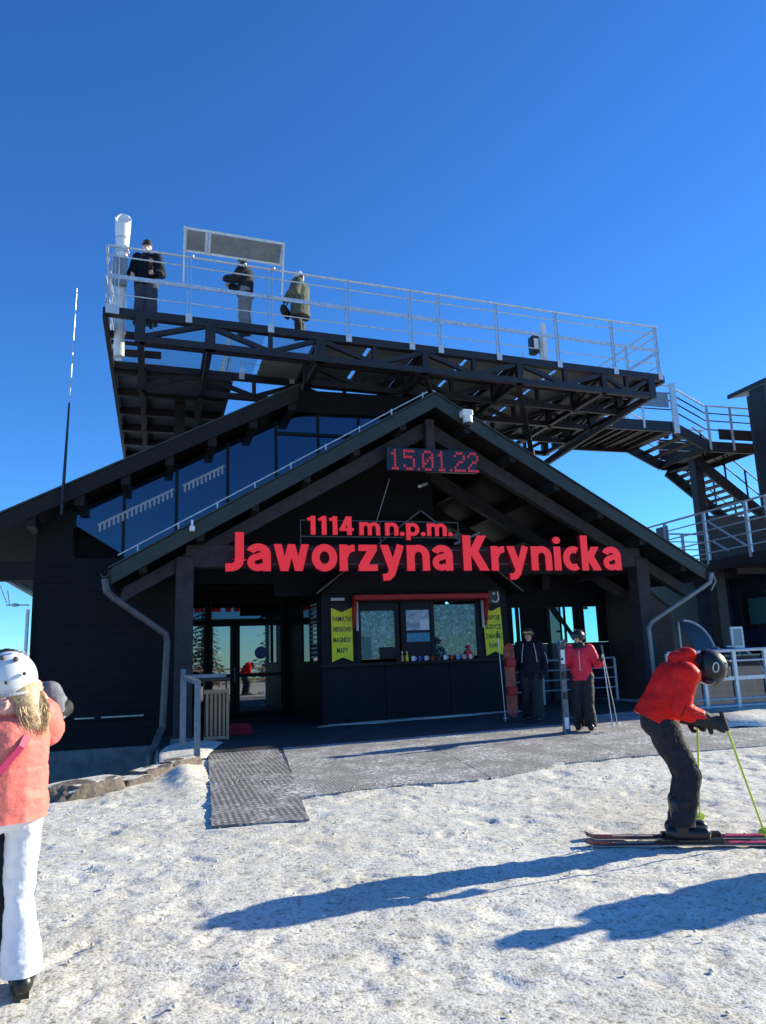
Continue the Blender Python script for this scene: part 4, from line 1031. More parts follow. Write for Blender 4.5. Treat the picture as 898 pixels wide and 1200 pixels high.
for hh in (1.2, .95, .7, .4):
    pts = [(x, WY0, z+.17+hh) for x, z in prof]; smooth_by_angle(MB().path(pts, .03 if hh > 1 else .022, 8).build('rail', 'steel_dark' if hh < 1 else 'galv', wk))
    pts = [(x, WY1, z+.17+hh) for x, z in prof]; smooth_by_angle(MB().path(pts, .03 if hh > 1 else .022, 8).build('rail', 'galv', wk))
for (x, z) in ((13.2, 8.32), (14.4, 8.32), (15.5, 8.32), (16.8, 7.74), (17.7, 7.74), (18.6, 7.74)):
    for y in (WY0-.05, WY1+.05): MB().box(x-.04, x+.04, y-.02, y+.02, z-.1, z+1.36).build('rail_post', 'galv', wk)
MB().box(15.45, 15.65, WY0-.12, WY0-.075, 8.1, 9.75).build('rail_post', 'galv_pale', wk)
MB().box(12.9, 15.4, WY0-.03, WY0-.015, 8.95, 9.45).build('rail_panel', 'grey_panel', wk)
MB().box(16.8, 18.6, WY1+.02, WY1+.05, 7.95, 8.7).build('rail_panel', 'steel_dark', wk)
for i in range(4):
    x = 17.0+i*.36; MB().box(x, x+.14, WY1-.1, WY1, 8.72, 8.98).build('lamp_box', 'steel_dark', wk)
# lower flight
for y in (19.9, 21.4): MB().beam((16.9, y, 7.5), (19.9, y, 5.3), .08, .36).build('stringer', 'steel_dark', wk)
for i in range(13):
    t = (i+.6)/13; x = 16.9+3*t; zz = 7.55-2.2*t; tr = MB().box(x-.14, x+.12, 19.945, 21.355, zz-.03, zz+.015).build('tread', 'steel_dark', wk)
    MB().box(x+.121, x+.135, 19.945, 21.355, zz-.03, zz+.02).build('nosing', 'galv', tr)
for y in (19.9, 21.4):
    for hh in (.55, 1.05): MB().tube((16.9, y, 7.6+hh), (19.9, y, 5.4+hh), .022).build('rail', 'steel_dark', wk)
    for k_ in range(4): x = 17.2+k_*.8; MB().box(x-.025, x+.025, y-.02, y+.02, 7.5-(x-16.9)*.733, 8.65-(x-16.9)*.733).build('rail_post', 'steel_dark', wk)
MB().box(17.2, 18.6, WY0-.02, WY0+.0, 8.0, 8.35).build('rail_panel', 'steel_dark', wk)
for k_ in range(7): x = 12.9+k_*.36; MB().box(x, x+.05, WY0+.05, WY1-.05, 8.28, 8.395).build('joist', 'steel_dark', wk)
MB().box(16.82, 17.14, 19.9, 20.2, -.5, 7.58).build('column', 'steel_dark', wk, bevel=.01)
# tower at the frame's right edge
tw = empty('stair_tower', (19, 19, 0), 'dark brown clad tower at the right edge beside the stairway', 'tower')
MB().box(17.75, 17.95, 17.6, 18.2, -.3, 9.35).build('corner_post', 'steel_dark', tw)
MB().box(17.97, 22, 17.9, 18.55, -.3, 9.3).build('wall', 'brown_panel', tw)
MB().prism([(17.68, 17.45, 9.36), (22.4, 17.45, 10.4), (22.4, 17.45, 10.55), (17.68, 17.45, 9.5)], (0, 1.6, 0)).build('roof', 'steel_dark', tw)
for k in range(5): MB().box(18.0, 20, 17.86, 17.895, 1+k*1.7, 1.06+k*1.7).build('cladding_strip', 'steel_dark', tw)
# terrace building
te = empty('terrace_building', (16, 17, 0), 'dark glazed building with railed roof terrace at right', 'building')
MB().box(14.0, 19.5, 14.25, 20.0, 3.46, 3.74).build('terrace_slab', 'steel_dark', te)
MB().box(14.05, 14.35, 16.35, 16.65, -.2, 3.455).build('column', 'steel_dark', te)
MB().box(15.6, 19.4, 15.3, 19.9, -.2, 3.455).build('wall', 'blue_wall', te)
MB().box(14.4, 15.58, 17.6, 19.9, -.2, 3.455).build('wall', 'blue_wall', te)
MB().box(15.56, 15.595, 15.4, 17.3, 1.9, 2.95).build('window', 'smoke_glass', te)
wv = MB().box(15.50, 15.555, 15.5, 16.9, 2.05, 2.75).build('window', 'goods_green', te)
for y in (15.4, 16.91): MB().box(15.47, 15.56, y, y+.09, 1.95, 2.85).build('window_jamb', 'booth_trim', te)
MB().box(15.5, 15.56, 15.49, 16.91, 1.0, 1.04).build('pale_strip', 'pale_trim', te)
MB().beam((15.5, 16.95, .9), (14.9, 17.5, 2.3), .05, .05).build('brace', 'pipe_grey', te)
for k in range(5): MB().box(14.2, 15.5, 14.6+k*1.1, 14.7+k*1.1, 3.3, 3.455).build('joist', 'steel_dark', te)
def trail(a, b_, posts):
    A = Vector(a); B = Vector(b_)
    for hh in (1.3, 1.05, .8, .5, .2):
        MB().tube(A+Vector((0,0,hh)), B+Vector((0,0,hh)), .028 if hh > 1.2 else .018, None, 8).build('rail', 'galv', te)
    for t in posts:
        p_ = A.lerp(B, t); MB().box(p_.x-.03, p_.x+.03, p_.y-.045, p_.y+.045, p_.z-.1, p_.z+1.3).build('rail_post', 'galv', te)
trail((14.02, 14.3, 3.74), (14.02, 19.9, 3.74), [0, .12, .39, .68, 1]); trail((14.02, 19.9, 3.74), (19, 19.9, 3.74), [.2, .4, .6, .8])
MB().box(14.0, 14.04, 18.0, 18.5, 4.3, 4.95).build('rail_panel', 'grey_panel', te)
MB().beam((14.0, 16.3, 4.75), (14.0, 15.1, 3.95), .03, .04).build('brace', 'galv', te); MB().beam((14.0, 16.2, 4.2), (14.0, 15.7, 3.9), .03, .04).build('brace', 'galv', te)
MB().box(15.0, 19, 17.4, 17.5, 3.75, 5.15).build('screen_wall', 'brown_panel', te)
ls = empty('shade_block', (22, 17, 0), 'tall dark block added out of view right of terrace to shade porch floor', 'building')  # unseen block, added and sized to keep sun off the porch floor
MB().box(19.6, 30, 14.55, 17.2, -.3, 6.6).build('wall', 'brown_panel', ls); MB().box(19.2, 30.4, 14.48, 17.25, 6.605, 6.8).build('roof', 'roofing', ls)
MB().box(19.56, 19.595, 14.9, 16.6, .2, 2.8).build('door', 'blue_wall', ls)
for x in (21, 24, 27): MB().box(x, x+1.6, 14.51, 14.545, 2.2, 4).build('window', 'coated_glass', ls)
# brown panelled hut behind the right column
hu = empty('brown_hut', (12, 18, 0), 'small brown panelled hut with sloping roof behind right column', 'hut')
MB().prism([(12.0, 17.2, -.2), (13.2, 17.2, -.2), (13.2, 17.2, 2.55), (12.45, 17.2, 3.1), (12.0, 17.2, 3.1)], (0, 1.2, 0)).build('wall', 'brown_panel', hu)
for z in (.6, 1.25, 1.9): MB().box(12.02, 13.19, 17.17, 17.197, z, z+.02).build('joint_strip', 'steel_dark', hu)
MB().prism([(12.4, 17.15, 3.14), (13.3, 17.15, 2.48), (13.3, 17.15, 2.53), (12.4, 17.15, 3.19)], (0, 1.3, 0)).build('roof', 'roofing', hu)

# front right railing with mesh panels
fe = empty('front_railing', (11, 13.4, .2), 'pale metal railing with horizontal bars behind the bending skier', 'railing')
FA, FB = Vector((10.35, 13.75, .2)), Vector((13.9, 13.2, .24))
for hh, r_ in ((1.2, .035), (.98, .02), (.62, .0), (.2, .02), (.05, .03)):
    a = FA+Vector((0,0,hh)); b_ = FB+Vector((0,0,hh))
    if r_ == 0: MB().beam(a, b_, .03, .08).build('rail', 'galv_pale', fe)
    else: smooth_by_angle(MB().tube(a, b_, r_, r_, 8).build('rail', 'galv_pale', fe))
for t in (0, .22, .42, .62, .82, 1):
    p_ = FA.lerp(FB, t); MB().box(p_.x-.04, p_.x+.04, p_.y-.03, p_.y+.03, p_.z-.25, p_.z+1.19).build('post', 'galv_pale', fe)
for t0, t1 in ((.02, .20), (.24, .40), (.44, .60), (.64, .80)):
    a = FA.lerp(FB, t0); b_ = FA.lerp(FB, t1)
    MB().prism([a+Vector((0,.03,.1)), b_+Vector((0,.03,.1)), b_+Vector((0,.03,1.1)), a+Vector((0,.03,1.1))], (0, .006, 0)).build('panel', 'smoke_glass', fe)
lw = empty('low_wall', (12, 13.6, 0), 'low brown board wall beneath the front railing', 'wall')
for i in range(3): MB().prism([FA+Vector((0,.06,-.36+i*.12)), FB+Vector((0,.06,-.36+i*.12)), FB+Vector((0,.06,-.25+i*.12)), FA+Vector((0,.06,-.25+i*.12))], (0, .05, 0)).build('board', 'brown_panel', lw)
# clear plastic dome behind the railing and blue hooded screen
dm = empty('plastic_dome', (13.4, 15, .3), 'clear curved plastic wind hood behind front railing', 'hood')
def hood(par, name, c, L, H_, m, d_):
    b = MB(); n = 10; vs = []
    for i in range(n+1):
        t = math.pi*.5*i/n
        for k in range(2): vs.append((c[0]+L*math.sin(t), c[1]+d_*k, c[2]+H_*math.cos(t)))
    b.add(vs, [(2*i, 2*i+2, 2*i+3, 2*i+1) for i in range(n)]); return b.build(name, m, par, True)
hood(dm, 'shell', (12.35, 14.3, .75), .95, .75, 'smoke_glass', .8); MB().path([(12.35+.95*math.sin(math.pi*.5*i/8), 14.28, .75+.75*math.cos(math.pi*.5*i/8)) for i in range(9)], .022, 8).build('rim', 'galv_pale', dm)
MB().tube((12.4, 14.6, -.2), (12.4, 14.6, 1.48), .03).build('stand', 'galv', dm); MB().tube((13.28, 14.6, -.2), (13.28, 14.6, .78), .03).build('stand', 'galv', dm)
bh = empty('blue_hood', (12.9, 16, 1), 'blue curved plastic hood with pale rim beside brown hut', 'hood')
hood(bh, 'shell', (12.3, 15.6, 1.2), .85, .95, 'blue_plastic', .7); MB().path([(12.3+.85*math.sin(math.pi*.5*i/8), 15.58, 1.2+.95*math.cos(math.pi*.5*i/8)) for i in range(9)], .03, 8).build('rim', 'galv_pale', bh)
MB().tube((12.4, 15.9, -.2), (12.4, 15.9, 2.13), .03).build('stand', 'galv', bh); MB().tube((13.1, 15.9, -.2), (13.1, 15.9, 1.25), .03).build('stand', 'galv', bh)
ns = empty('notice_frame', (13.6, 15.2, 0), 'small white framed notice stand behind the front railing', 'sign')
frame_rect(13.15, 13.5, 1.45, 1.95, .05, 15.0, 15.04, 'frame', 'white_paint', ns); MB().box(13.2, 13.45, 15.01, 15.03, 1.5, 1.9).build('panel', 'grey_panel', ns); MB().box(13.3, 13.35, 15.0, 15.04, -.2, 1.45).build('leg', 'white_paint', ns)

# ------------------------------------------------------------------ snowy spruces and fence opposite the entrance (mirrored in the doors)
mat('needle', (.020, .035, .020), .8, noise_s=8, noise_a=.5); mat('bark', (.05, .035, .025), .9, noise_s=8, noise_a=.4)
def spruce(x, y, hgt, seed, label):
    rnd = random.Random(seed); o = empty('spruce_tree', (x, y, base_h(x, y)), label, 'tree', 'spruces opposite the entrance'); z0 = base_h(x, y)-.2
    MB().tube((x, y, z0), (x, y, z0+hgt*.97), .13*hgt/6, .01, 9).build('trunk', 'bark', o)
    b = MB(); n_ = MB(); rows = int(hgt*3.2)
    for r_ in range(rows):
        t = r_/rows; zc = z0+.6+(hgt-.6)*t; L = (1-t)**.85*hgt*.27+.08; k = int(11-5*t)
        for i in range(k):
            a = 2*math.pi*(i+rnd.random()*.8)/k; l_ = L*rnd.uniform(.75, 1.1); d = Vector((math.cos(a), math.sin(a), 0)); sd_ = Vector((-d.y, d.x, 0)); p0 = Vector((x, y, zc))
            for q in range(5):
                u0, u1 = q/5, (q+1)/5; c0 = p0+d*l_*u0-Vector((0, 0, .28*l_*u0*u0+.1*u0)); c1 = p0+d*l_*u1-Vector((0, 0, .28*l_*u1*u1+.1*u1))
                for sg_ in (-1, 1):
                    wd = l_*.32*(1-u0*.75)*rnd.uniform(.6, 1.1); tip = c0+sd_*sg_*wd+d*l_*.18-Vector((0, 0, .1+rnd.random()*.1))
                    (n_ if rnd.random() < .16 else b).add([c0, c1, tip], [(0, 1, 2)])
    b.build('crown', 'needle', o); n_.build('crown_snow', 'snow', o)
spruce(3.2, -13, 7.5, 3, 'tall spruce opposite the entrance, nearest the fence'); spruce(9.2, -17, 9.0, 8, 'tallest snowy spruce opposite the booth'); spruce(.4, -16, 6.5, 5, 'shorter spruce opposite the dark wall')
tf = empty('timber_fence', (6, -8, 0), 'timber rail fence standing opposite the entrance doors', 'fence')
for i in range(7): MB().box(2.4+i*1.5, 2.52+i*1.5, -8.06, -7.94, -.2, 1.15).build('post', 'slat_wood', tf)
for z in (.35, .7, 1.05): MB().box(2.2, 11.6, -7.935, -7.89, z, z+.12).build('rail', 'slat_wood', tf)

# ------------------------------------------------------------------ people
def creases(o, amp, freq, seed=0, ridged=True, quilt=None):
    """push cloth in and out along its normals: ridged noise for folds, optional quilted rows"""
    me = o.data; fr_ = Vector(freq); out = []
    for v in me.vertices:
        p = Vector((v.co.x*fr_.x+seed, v.co.y*fr_.y, v.co.z*fr_.z)); q = p + Vector((noise.noise(p*.6), noise.noise(p*.6+Vector((9, 0, 0))), 0))*.8
        n_ = noise.noise(q)
        d = amp*((1-2.2*abs(n_)) if ridged else n_)
        if quilt: d += quilt[0]*(abs(math.sin(math.pi*(v.co.z+.02*noise.noise(v.co*4))/quilt[1]))**.5-.6)
        out.append(v.co+v.normal*d)
    for v, c in zip(me.vertices, out): v.co = c
    me.update(); return o
def cut(o, point, normal):
    """trim cloth with a plane (keeps the side against the normal) and close the opening"""
    bm = bmesh.new(); bm.from_mesh(o.data)
    r_ = bmesh.ops.bisect_plane(bm, geom=bm.verts[:]+bm.edges[:]+bm.faces[:], plane_co=point, plane_no=normal, clear_outer=True)
    ed = [e for e in r_['geom_cut'] if isinstance(e, bmesh.types.BMEdge)]
    bmesh.ops.holes_fill(bm, edges=ed, sides=0)
    bm.to_mesh(o.data); bm.free(); 
    for p in o.data.polygons: p.use_smooth = True
    o.data.set_sharp_from_angle(angle=R(50)); return o
class Pose:
    """joints in a frame: f forward, l left, z up"""
    def __init__(s, base, face, h=1.75):
        s.b = Vector(base); s.f = Vector((math.cos(face), math.sin(face), 0)); s.l = Vector((-math.sin(face), math.cos(face), 0)); k = h/1.75; s.k = k
        s.J = dict(pelvis=(0,0,.97*k), waist=(0,0,1.10*k), chest=(0,0,1.30*k), neck=(0,0,1.47*k), head=(.02,0,1.62*k))
        for sg, n in ((1, 'L'), (-1, 'R')):
            s.J['sho'+n] = (0, .175*sg*k, 1.42*k); s.J['elb'+n] = (-.02, .24*sg*k, 1.13*k); s.J['wri'+n] = (.06, .24*sg*k, .90*k); s.J['hand'+n] = (.09, .24*sg*k, .80*k)
            s.J['hip'+n] = (0, .095*sg*k, .92*k); s.J['kne'+n] = (.03, .10*sg*k, .50*k); s.J['ank'+n] = (0, .10*sg*k, .09*k); s.J['toe'+n] = (.17*k, .12*sg*k, .04*k)
    def set(s, **k): s.J.update(k); return s
    def setw(s, **k):
        for n, p in k.items():
            d = Vector(p)-s.b; s.J[n] = (d.dot(s.f), d.dot(s.l), d.z)
        return s
    def w(s, n):
        j = s.J[n] if isinstance(n, str) else n
        return s.b + s.f*j[0] + s.l*j[1] + Vector((0,0,j[2]))
def body_mesh(P, par, vox):
    k = P.k; w = P.w; b = MB()
    b.capsule(w('pelvis'), w('chest'), .11*k, .12*k, 1.25, P.l); b.capsule(w('chest'), w('neck'), .11*k, .055*k, 1.2, P.l)
    h = w('head'); nk = w('neck'); upv = (h-nk).normalized()
    b.capsule(nk, h-upv*.04, .055*k, .06*k)
    # face: skull, jaw, nose, ears
    fv = P.face if hasattr(P, 'face') else P.f
    fv = (fv-upv*fv.dot(upv)).normalized(); sd = upv.cross(fv)
    b.capsule(h+upv*.02, h+upv*.05-fv*.01, .088*k, .09*k); b.capsule(h+fv*.03-upv*.03, h+fv*.05-upv*.085, .065*k, .042*k)
    b.capsule(h+fv*.098+upv*.0, h+fv*.115-upv*.03, .012*k, .017*k)
    for s_ in (-1, 1): b.capsule(h+sd*.088*s_+upv*.01, h+sd*.09*s_-upv*.03, .016, .012)
    for n in 'LR':
        b.capsule(w('sho'+n), w('elb'+n), .052*k, .042*k); b.capsule(w('elb'+n), w('wri'+n), .042*k, .03*k); b.capsule(w('wri'+n), w('hand'+n), .032*k, .03*k, .5, P.f)
        b.capsule(w('chest')*.6+w('sho'+n)*.4+Vector((0,0,.02)), w('sho'+n), .07*k, .055*k)
        b.capsule(w('hip'+n), w('kne'+n), .085*k, .06*k); b.capsule(w('kne'+n), w('ank'+n), .058*k, .042*k); b.capsule(w('ank'+n), w('toe'+n), .042*k, .032*k)
        b.capsule(w('pelvis'), w('hip'+n), .1*k, .085*k)
    o = blob('body', b, 'skin', par, vox, 3)
    for s_ in (-1, 1):
        MB().ball(h+fv*.088+sd*.033*s_+upv*.012, .012, 8, 6).build('eye', 'skin_dark', o, True)
    m_ = MB(); m_.beam(h+fv*.098-upv*.062-sd*.02, h+fv*.098-upv*.062+sd*.02, .012, .008); m_.build('mouth', 'red_side', o)
    return o
def jacket(P, par, m, vox, th=.03, hem=.12, arms=True, hood=None, disp=((.14, .02),), bulk=1.0, arm=1.0, fold=.007, quilt=None, hemn=None):
    k = P.k; w = P.w; b = MB()
    pv = w('pelvis'); ch = w('chest'); dn = (pv-ch).normalized()
    b.capsule(pv+dn*(hem+.12), w('waist'), (.130+th)*k*bulk, (.12+th)*k*bulk, 1.25, P.l, m=2); b.capsule(w('waist'), ch, (.12+th)*k*bulk, (.13+th)*k*bulk, 1.22, P.l)
    b.capsule(ch, w('neck')-(w('neck')-ch)*.25, (.125+th)*k*bulk, (.085+th*.5)*k, 1.15, P.l)
    b.capsule(w('neck')-(w('neck')-ch)*.3, w('neck')+(w('neck')-ch).normalized()*.02, .085*k, .075*k)   # collar
    for n in 'LR':
        b.capsule(ch*.45+w('sho'+n)*.55+Vector((0,0,.01)), w('sho'+n), (.085+th*.5)*k, (.062+th)*k)
        if arms:
            b.capsule(w('sho'+n), w('elb'+n), (.058+th*arm)*k*bulk, (.048+th*arm)*k*bulk); b.capsule(w('elb'+n), w('wri'+n), (.05+th*arm)*k*bulk, (.036+th*.8*arm)*k)
    if hood: 
        for (a, c, r_, s_) in hood: b.capsule(w(a), w(c), r_, s_)
    o = blob('jacket', b, m, par, vox, 4, disp)
    creases(o, fold, (5, 5, 8), random.random()*9, True, quilt); creases(o, fold*.35, (15, 15, 24), random.random()*9)
    return cut(o, pv+dn*hem, hemn if hemn else dn)
def trousers(P, par, m, vox, th=.025, flare=.02, disp=((.14, .015),), bulk=1.0, fold=.008, cutz=.055, knee=1.0):
    k = P.k; w = P.w; b = MB()
    b.capsule(w('pelvis')+Vector((0,0,.04)), w('pelvis')-Vector((0,0,.03)), (.115+th)*k, (.12+th)*k, 1.22, P.l)
    for n in 'LR':
        b.capsule(w('pelvis'), w('hip'+n), (.105+th)*k, (.095+th)*k)
        b.capsule(w('hip'+n), w('kne'+n), (.09+th)*k*bulk, (.068+th)*k*bulk*knee); b.capsule(w('kne'+n), w('ank'+n)+Vector((0,0,-.05)), (.066+th)*k*bulk*knee, (.06+th+flare)*k*bulk, m=2)
    o = blob('trousers', b, m, par, vox, 3, disp)
    creases(o, fold, (5, 5, 9), random.random()*9); creases(o, fold*.4, (13, 13, 26), random.random()*9)
    return cut(o, Vector((P.b.x, P.b.y, P.b.z+cutz*k)), Vector((0, 0, -1)))
def boots(P, par, m, vox=.012, ski=False):
    for n in 'LR':
        b = MB(); a = P.w('ank'+n); t = P.w('toe'+n); d = (t-a); d.z = 0; d.normalize(); z0 = P.b.z
        r_ = .060 if ski else .053
        b.capsule(a-d*.06+Vector((0,0,-a.z+z0+r_+.005)), t+Vector((0,0,-t.z+z0+r_)), r_, r_*.92, 1.0)
        b.capsule(a+Vector((0,0,-.02)), a+Vector((0,0,.16 if ski else .06)), .066, .072)
        o = blob('boot', b, m, par, vox, 2)
        s = MB(); s.prism([a-d*.09+Vector((d.y*.035, -d.x*.035, z0-a.z)), t+d*.03+Vector((d.y*.035, -d.x*.035, z0-t.z)), t+d*.03+Vector((-d.y*.035, d.x*.035, z0-t.z)), a-d*.09+Vector((-d.y*.035, d.x*.035, z0-a.z))], (0, 0, .025)); s.build('sole', 'black_plastic', o)
        if ski:
            for hh in (.05, .11, .17): MB().beam(a+d*.075+Vector((d.y*.06, -d.x*.06, hh-.03)), a+d*.07+Vector((-d.y*.06, d.x*.06, hh-.03)), .02, .012).build('buckle', 'pale_trim', o)
def hand(P, par, n, m, grip=None, palm=None, vox=.007, name='glove', gs=1.0):
    """palm and five separate fingers; fingers curl round the grip axis (unit vector)"""
    wv = P.w('wri'+n); hv = P.w('hand'+n); d = (hv-wv).normalized()
    g = Vector(grip).normalized() if grip else Vector((0,0,1))
    g = (g-d*g.dot(d)).normalized(); sg = 1 if n == 'L' else -1
    pn = d.cross(g).normalized()
    if palm is not None and pn.dot(Vector(palm)) < 0: pn = -pn
    b = MB(); b.capsule(wv-d*.03, wv+d*.03, .042, .04); c = wv+d*.03
    b.capsule(c, c+d*.06, .042, .044, .55, pn)
    b.capsule(wv-d*.06, wv-d*.0, .05, .046)
    L = (.070, .082, .078, .060)
    for i in range(4):
        o_ = g*(.036-.024*i); p0 = c+d*.075+o_; p1 = p0+(d*.75+pn*.55).normalized()*L[i]*.5; p2 = p1+(pn*.9-d*.3).normalized()*L[i]*.42; p3 = p2+(-d*.9+pn*.1).normalized()*L[i]*.3
        b.capsule(p0, p1, .0125, .0115, n=8, m=3); b.capsule(p1, p2, .0115, .011, n=8, m=3); b.capsule(p2, p3, .011, .010, n=8, m=3)
    t0 = c+d*.01+g*.042; t1 = t0+(g*.5+d*.5+pn*.5).normalized()*.042; t2 = t1+(pn*.8+d*.3-g*.25).normalized()*.034
    b.capsule(t0, t1, .016, .014, n=8, m=3); b.capsule(t1, t2, .0135, .012, n=8, m=3)
    if gs != 1: b.v = [tuple(wv+(Vector(v)-wv)*gs) for v in b.v]
    return blob(name, b, m, par, vox, 1)
def helmet(P, par, m, vents=True, rim='black_plastic', goggles=None, strap=True, sc=1.0, deep=0.0):
    h = P.w('head'); nk = P.w('neck'); upv = (h-nk).normalized(); fv = getattr(P, 'face', P.f); fv = (fv-upv*fv.dot(upv)).normalized(); sd = upv.cross(fv)
    c = h+upv*.025-fv*.005; vs = []; n, mm = 28, 14; fs = []
    for j in range(mm+1):
        for i in range(n):
            p = 2*math.pi*i/n; low = -.20 + .62*max(0, math.cos(p))**1.5 - .22*max(0, -math.cos(p))      # lower at the back and sides than above the brow
            low = (-.55 if abs(math.sin(p)) > .75 else low) - deep*max(0, -math.cos(p)*.8+.3)
            tmax = math.acos(max(-.78, low)); t = tmax*j/mm
            rr = (.125+.012*math.cos(p), .112, .118)
            vs.append(c + fv*rr[0]*sc*math.sin(t)*math.cos(p) + sd*rr[1]*sc*math.sin(t)*math.sin(p) + upv*rr[2]*sc*math.cos(t))
    for j in range(mm):
        for i in range(n): fs.append((j*n+i, j*n+(i+1) % n, (j+1)*n+(i+1) % n, (j+1)*n+i))
    me = bpy.data.meshes.new('helmet'); me.from_pydata([tuple(v) for v in vs], [], fs)
    bm = bmesh.new(); bm.from_mesh(me); bmesh.ops.remove_doubles(bm, verts=bm.verts, dist=.0005); bmesh.ops.recalc_face_normals(bm, faces=bm.faces)
    bmesh.ops.solidify(bm, geom=bm.faces[:], thickness=.012)
    for _ in range(2): bmesh.ops.smooth_vert(bm, verts=bm.verts, factor=.3, use_axis_x=True, use_axis_y=True, use_axis_z=True)
    bm.to_mesh(me); bm.free()
    o = link('helmet', me, m, par, True)
    if vents:
        for s_ in (-1, 1):
            for i in range(3):
                q = c+sd*.055*s_*sc+upv*.108*sc+fv*(.05-.05*i)*sc; MB().ball(q, .012, 8, 6, (1.2, .7, .5)).build('vent', rim, o, True)
    if goggles:
        q = h+fv*.105+upv*.055; b = MB(); b.capsule(q-sd*.05, q+sd*.05, .035, .035, .6, fv); g_ = b.build('goggles', goggles, o, True)
        b = MB(); 
        for i in range(24):
            a0 = 2*math.pi*i/24; a1 = 2*math.pi*(i+1)/24
            pa = c+fv*.142*sc*math.cos(a0)+sd*.121*sc*math.sin(a0)+upv*.02; pb_ = c+fv*.142*sc*math.cos(a1)+sd*.121*sc*math.sin(a1)+upv*.02; b.beam(pa, pb_, .008, .032)
        b.build('goggle_strap', 'black_plastic', g_)
    return o
def pole(name, top, tip, m, label, par=None):
    o = empty(name, tip, label, 'ski pole'); a = Vector(top); b_ = Vector(tip); d = (b_-a).normalized()
    smooth_by_angle(MB().tube(a, b_-d*.03, .0095, .007, 10).build('shaft', m, o))
    smooth_by_angle(MB().tube(a-d*.06, a+d*.09, .018, .015, 10).build('grip', 'black_plastic', o)); MB().tube(b_-d*.09, b_-d*.08, .042, .045, 14).build('basket', m, o)
    MB().tube(b_-d*.03, b_, .006, .002, 8).build('tip', 'ski_edge', o); return o
def ski(c, d, length, m, label, edge='ski_edge', upr=False, tail=.45, group=None):
    """flat ski on the ground along unit vector d, toe up at the front"""
    o = empty('ski', c, label, 'ski', group); d = Vector(d).normalized(); c = Vector(c); upv = Vector((0,0,1)); sd = upv.cross(d).normalized()
    if upr: upv = upr[0]; sd = upv.cross(d).normalized()
    n = 24; top = []; 
    vs = []
    for i in range(n+1):
        t = i/n; x = (t-tail)*length; wd = .046+.014*(2*t-1)**2*1.2
        if t > .93: wd *= max(.25, 1-((t-.93)/.07)**2*.75)
        if t < .03: wd *= .75
        zz = .13*max(0, (t-.87)/.13)**2 + .03*max(0, (.06-t)/.06)**2
        for sg in (-1, 1):
            for zt in (.004, .019): vs.append(c+d*x+sd*wd*sg+upv*(zz+zt))
    fs = []
    for i in range(n):
        a = 4*i; b_ = 4*(i+1); fs += [(a+1, a+3, b_+3, b_+1), (a, b_, b_+2, a+2), (a, a+1, b_+1, b_), (a+2, b_+2, b_+3, a+3)]
    fs += [(0, 2, 3, 1), (4*n, 4*n+1, 4*n+3, 4*n+2)]
    MB().add(vs, fs).build('deck', m, o)
    e = MB()
    for sg in (-1, 1):
        for i in range(n):
            k0 = 4*i+(0 if sg < 0 else 2); k1 = k0+4; e.beam(Vector(vs[k0])+upv*.002, Vector(vs[k1])+upv*.002, .006, .007)
    e.build('edge', edge, o)
    if m == 'ski_top':
        MB().beam(c+d*.27+upv*.0205, c+d*.60+upv*.0205, .055, .002, upv).build('graphic', 'ski_pink', o); MB().beam(c-d*.62+upv*.0205, c-d*.3+upv*.0205, .02, .002, upv).build('graphic', 'pale_trim', o)
    if m == 'ski_pale':
        for xa, xb in ((.36, .60), (-.74, -.52)): MB().beam(c+d*xa+upv*.0205, c+d*xb+upv*.0205, .075, .002, upv).build('graphic', 'white_paint', o)
    for x in (-.17, .17):
        q = c+d*x+upv*.032; MB().beam(q-d*.06, q+d*.06, .07, .03, upv).build('binding', 'black_plastic', o)
    return o

# --- skier in the red jacket, bent forward over the poles, right foreground
FACE = R(-24); fx, fy = math.cos(FACE), math.sin(FACE)
sk = empty('person', (4.07, 5.5, .02), 'person in bright red jacket and black helmet bending over skis', 'person')
P = Pose((4.07, 5.5, .03), FACE, 1.74)
P.set(pelvis=(-.07, 0, .95), waist=(-.01, 0, 1.07), chest=(.10, 0, 1.23), neck=(.23, 0, 1.37), head=(.355, 0, 1.345),
      hipL=(-.06, .10, .90), hipR=(-.06, -.10, .90), kneL=(.12, .12, .50), kneR=(.10, -.11, .50), ankL=(.04, .12, .12), ankR=(-.0, -.11, .12), toeL=(.21, .12, .06), toeR=(.17, -.11, .06),
      shoL=(.15, .18, 1.29), shoR=(.15, -.18, 1.29), elbL=(.12, .25, 1.02), elbR=(.07, -.23, 1.02), wriL=(.20, .22, .92), wriR=(.25, -.20, .94), handL=(.29, .20, .89), handR=(.35, -.19, .905))
P.face = Vector((fx*.45, fy*.45, -.88))
body_mesh(P, sk, .012)
P.J.update(h0=(.14, -.07, 1.41), h1=(.14, .07, 1.41), h2=(.22, -.06, 1.445), h3=(.22, .06, 1.445), h4=(.27, 0, 1.40), h5=(.34, 0, 1.38))
jacket(P, sk, 'red_shell', .009, .046, .05, arm=.62, hood=[('h0', 'h1', .066, .066), ('h2', 'h3', .056, .056)], disp=((.25, .02),), fold=.006)
b = MB(); b.capsule(P.w('neck'), P.w((.33, 0, 1.37)), .075, .08); blob('neck_warmer', b, 'black_matte', sk, .01, 2)
trousers(P, sk, 'charcoal_cloth', .010, .024, .012, fold=.008, cutz=.12)
boots(P, sk, 'black_plastic', .009, True)
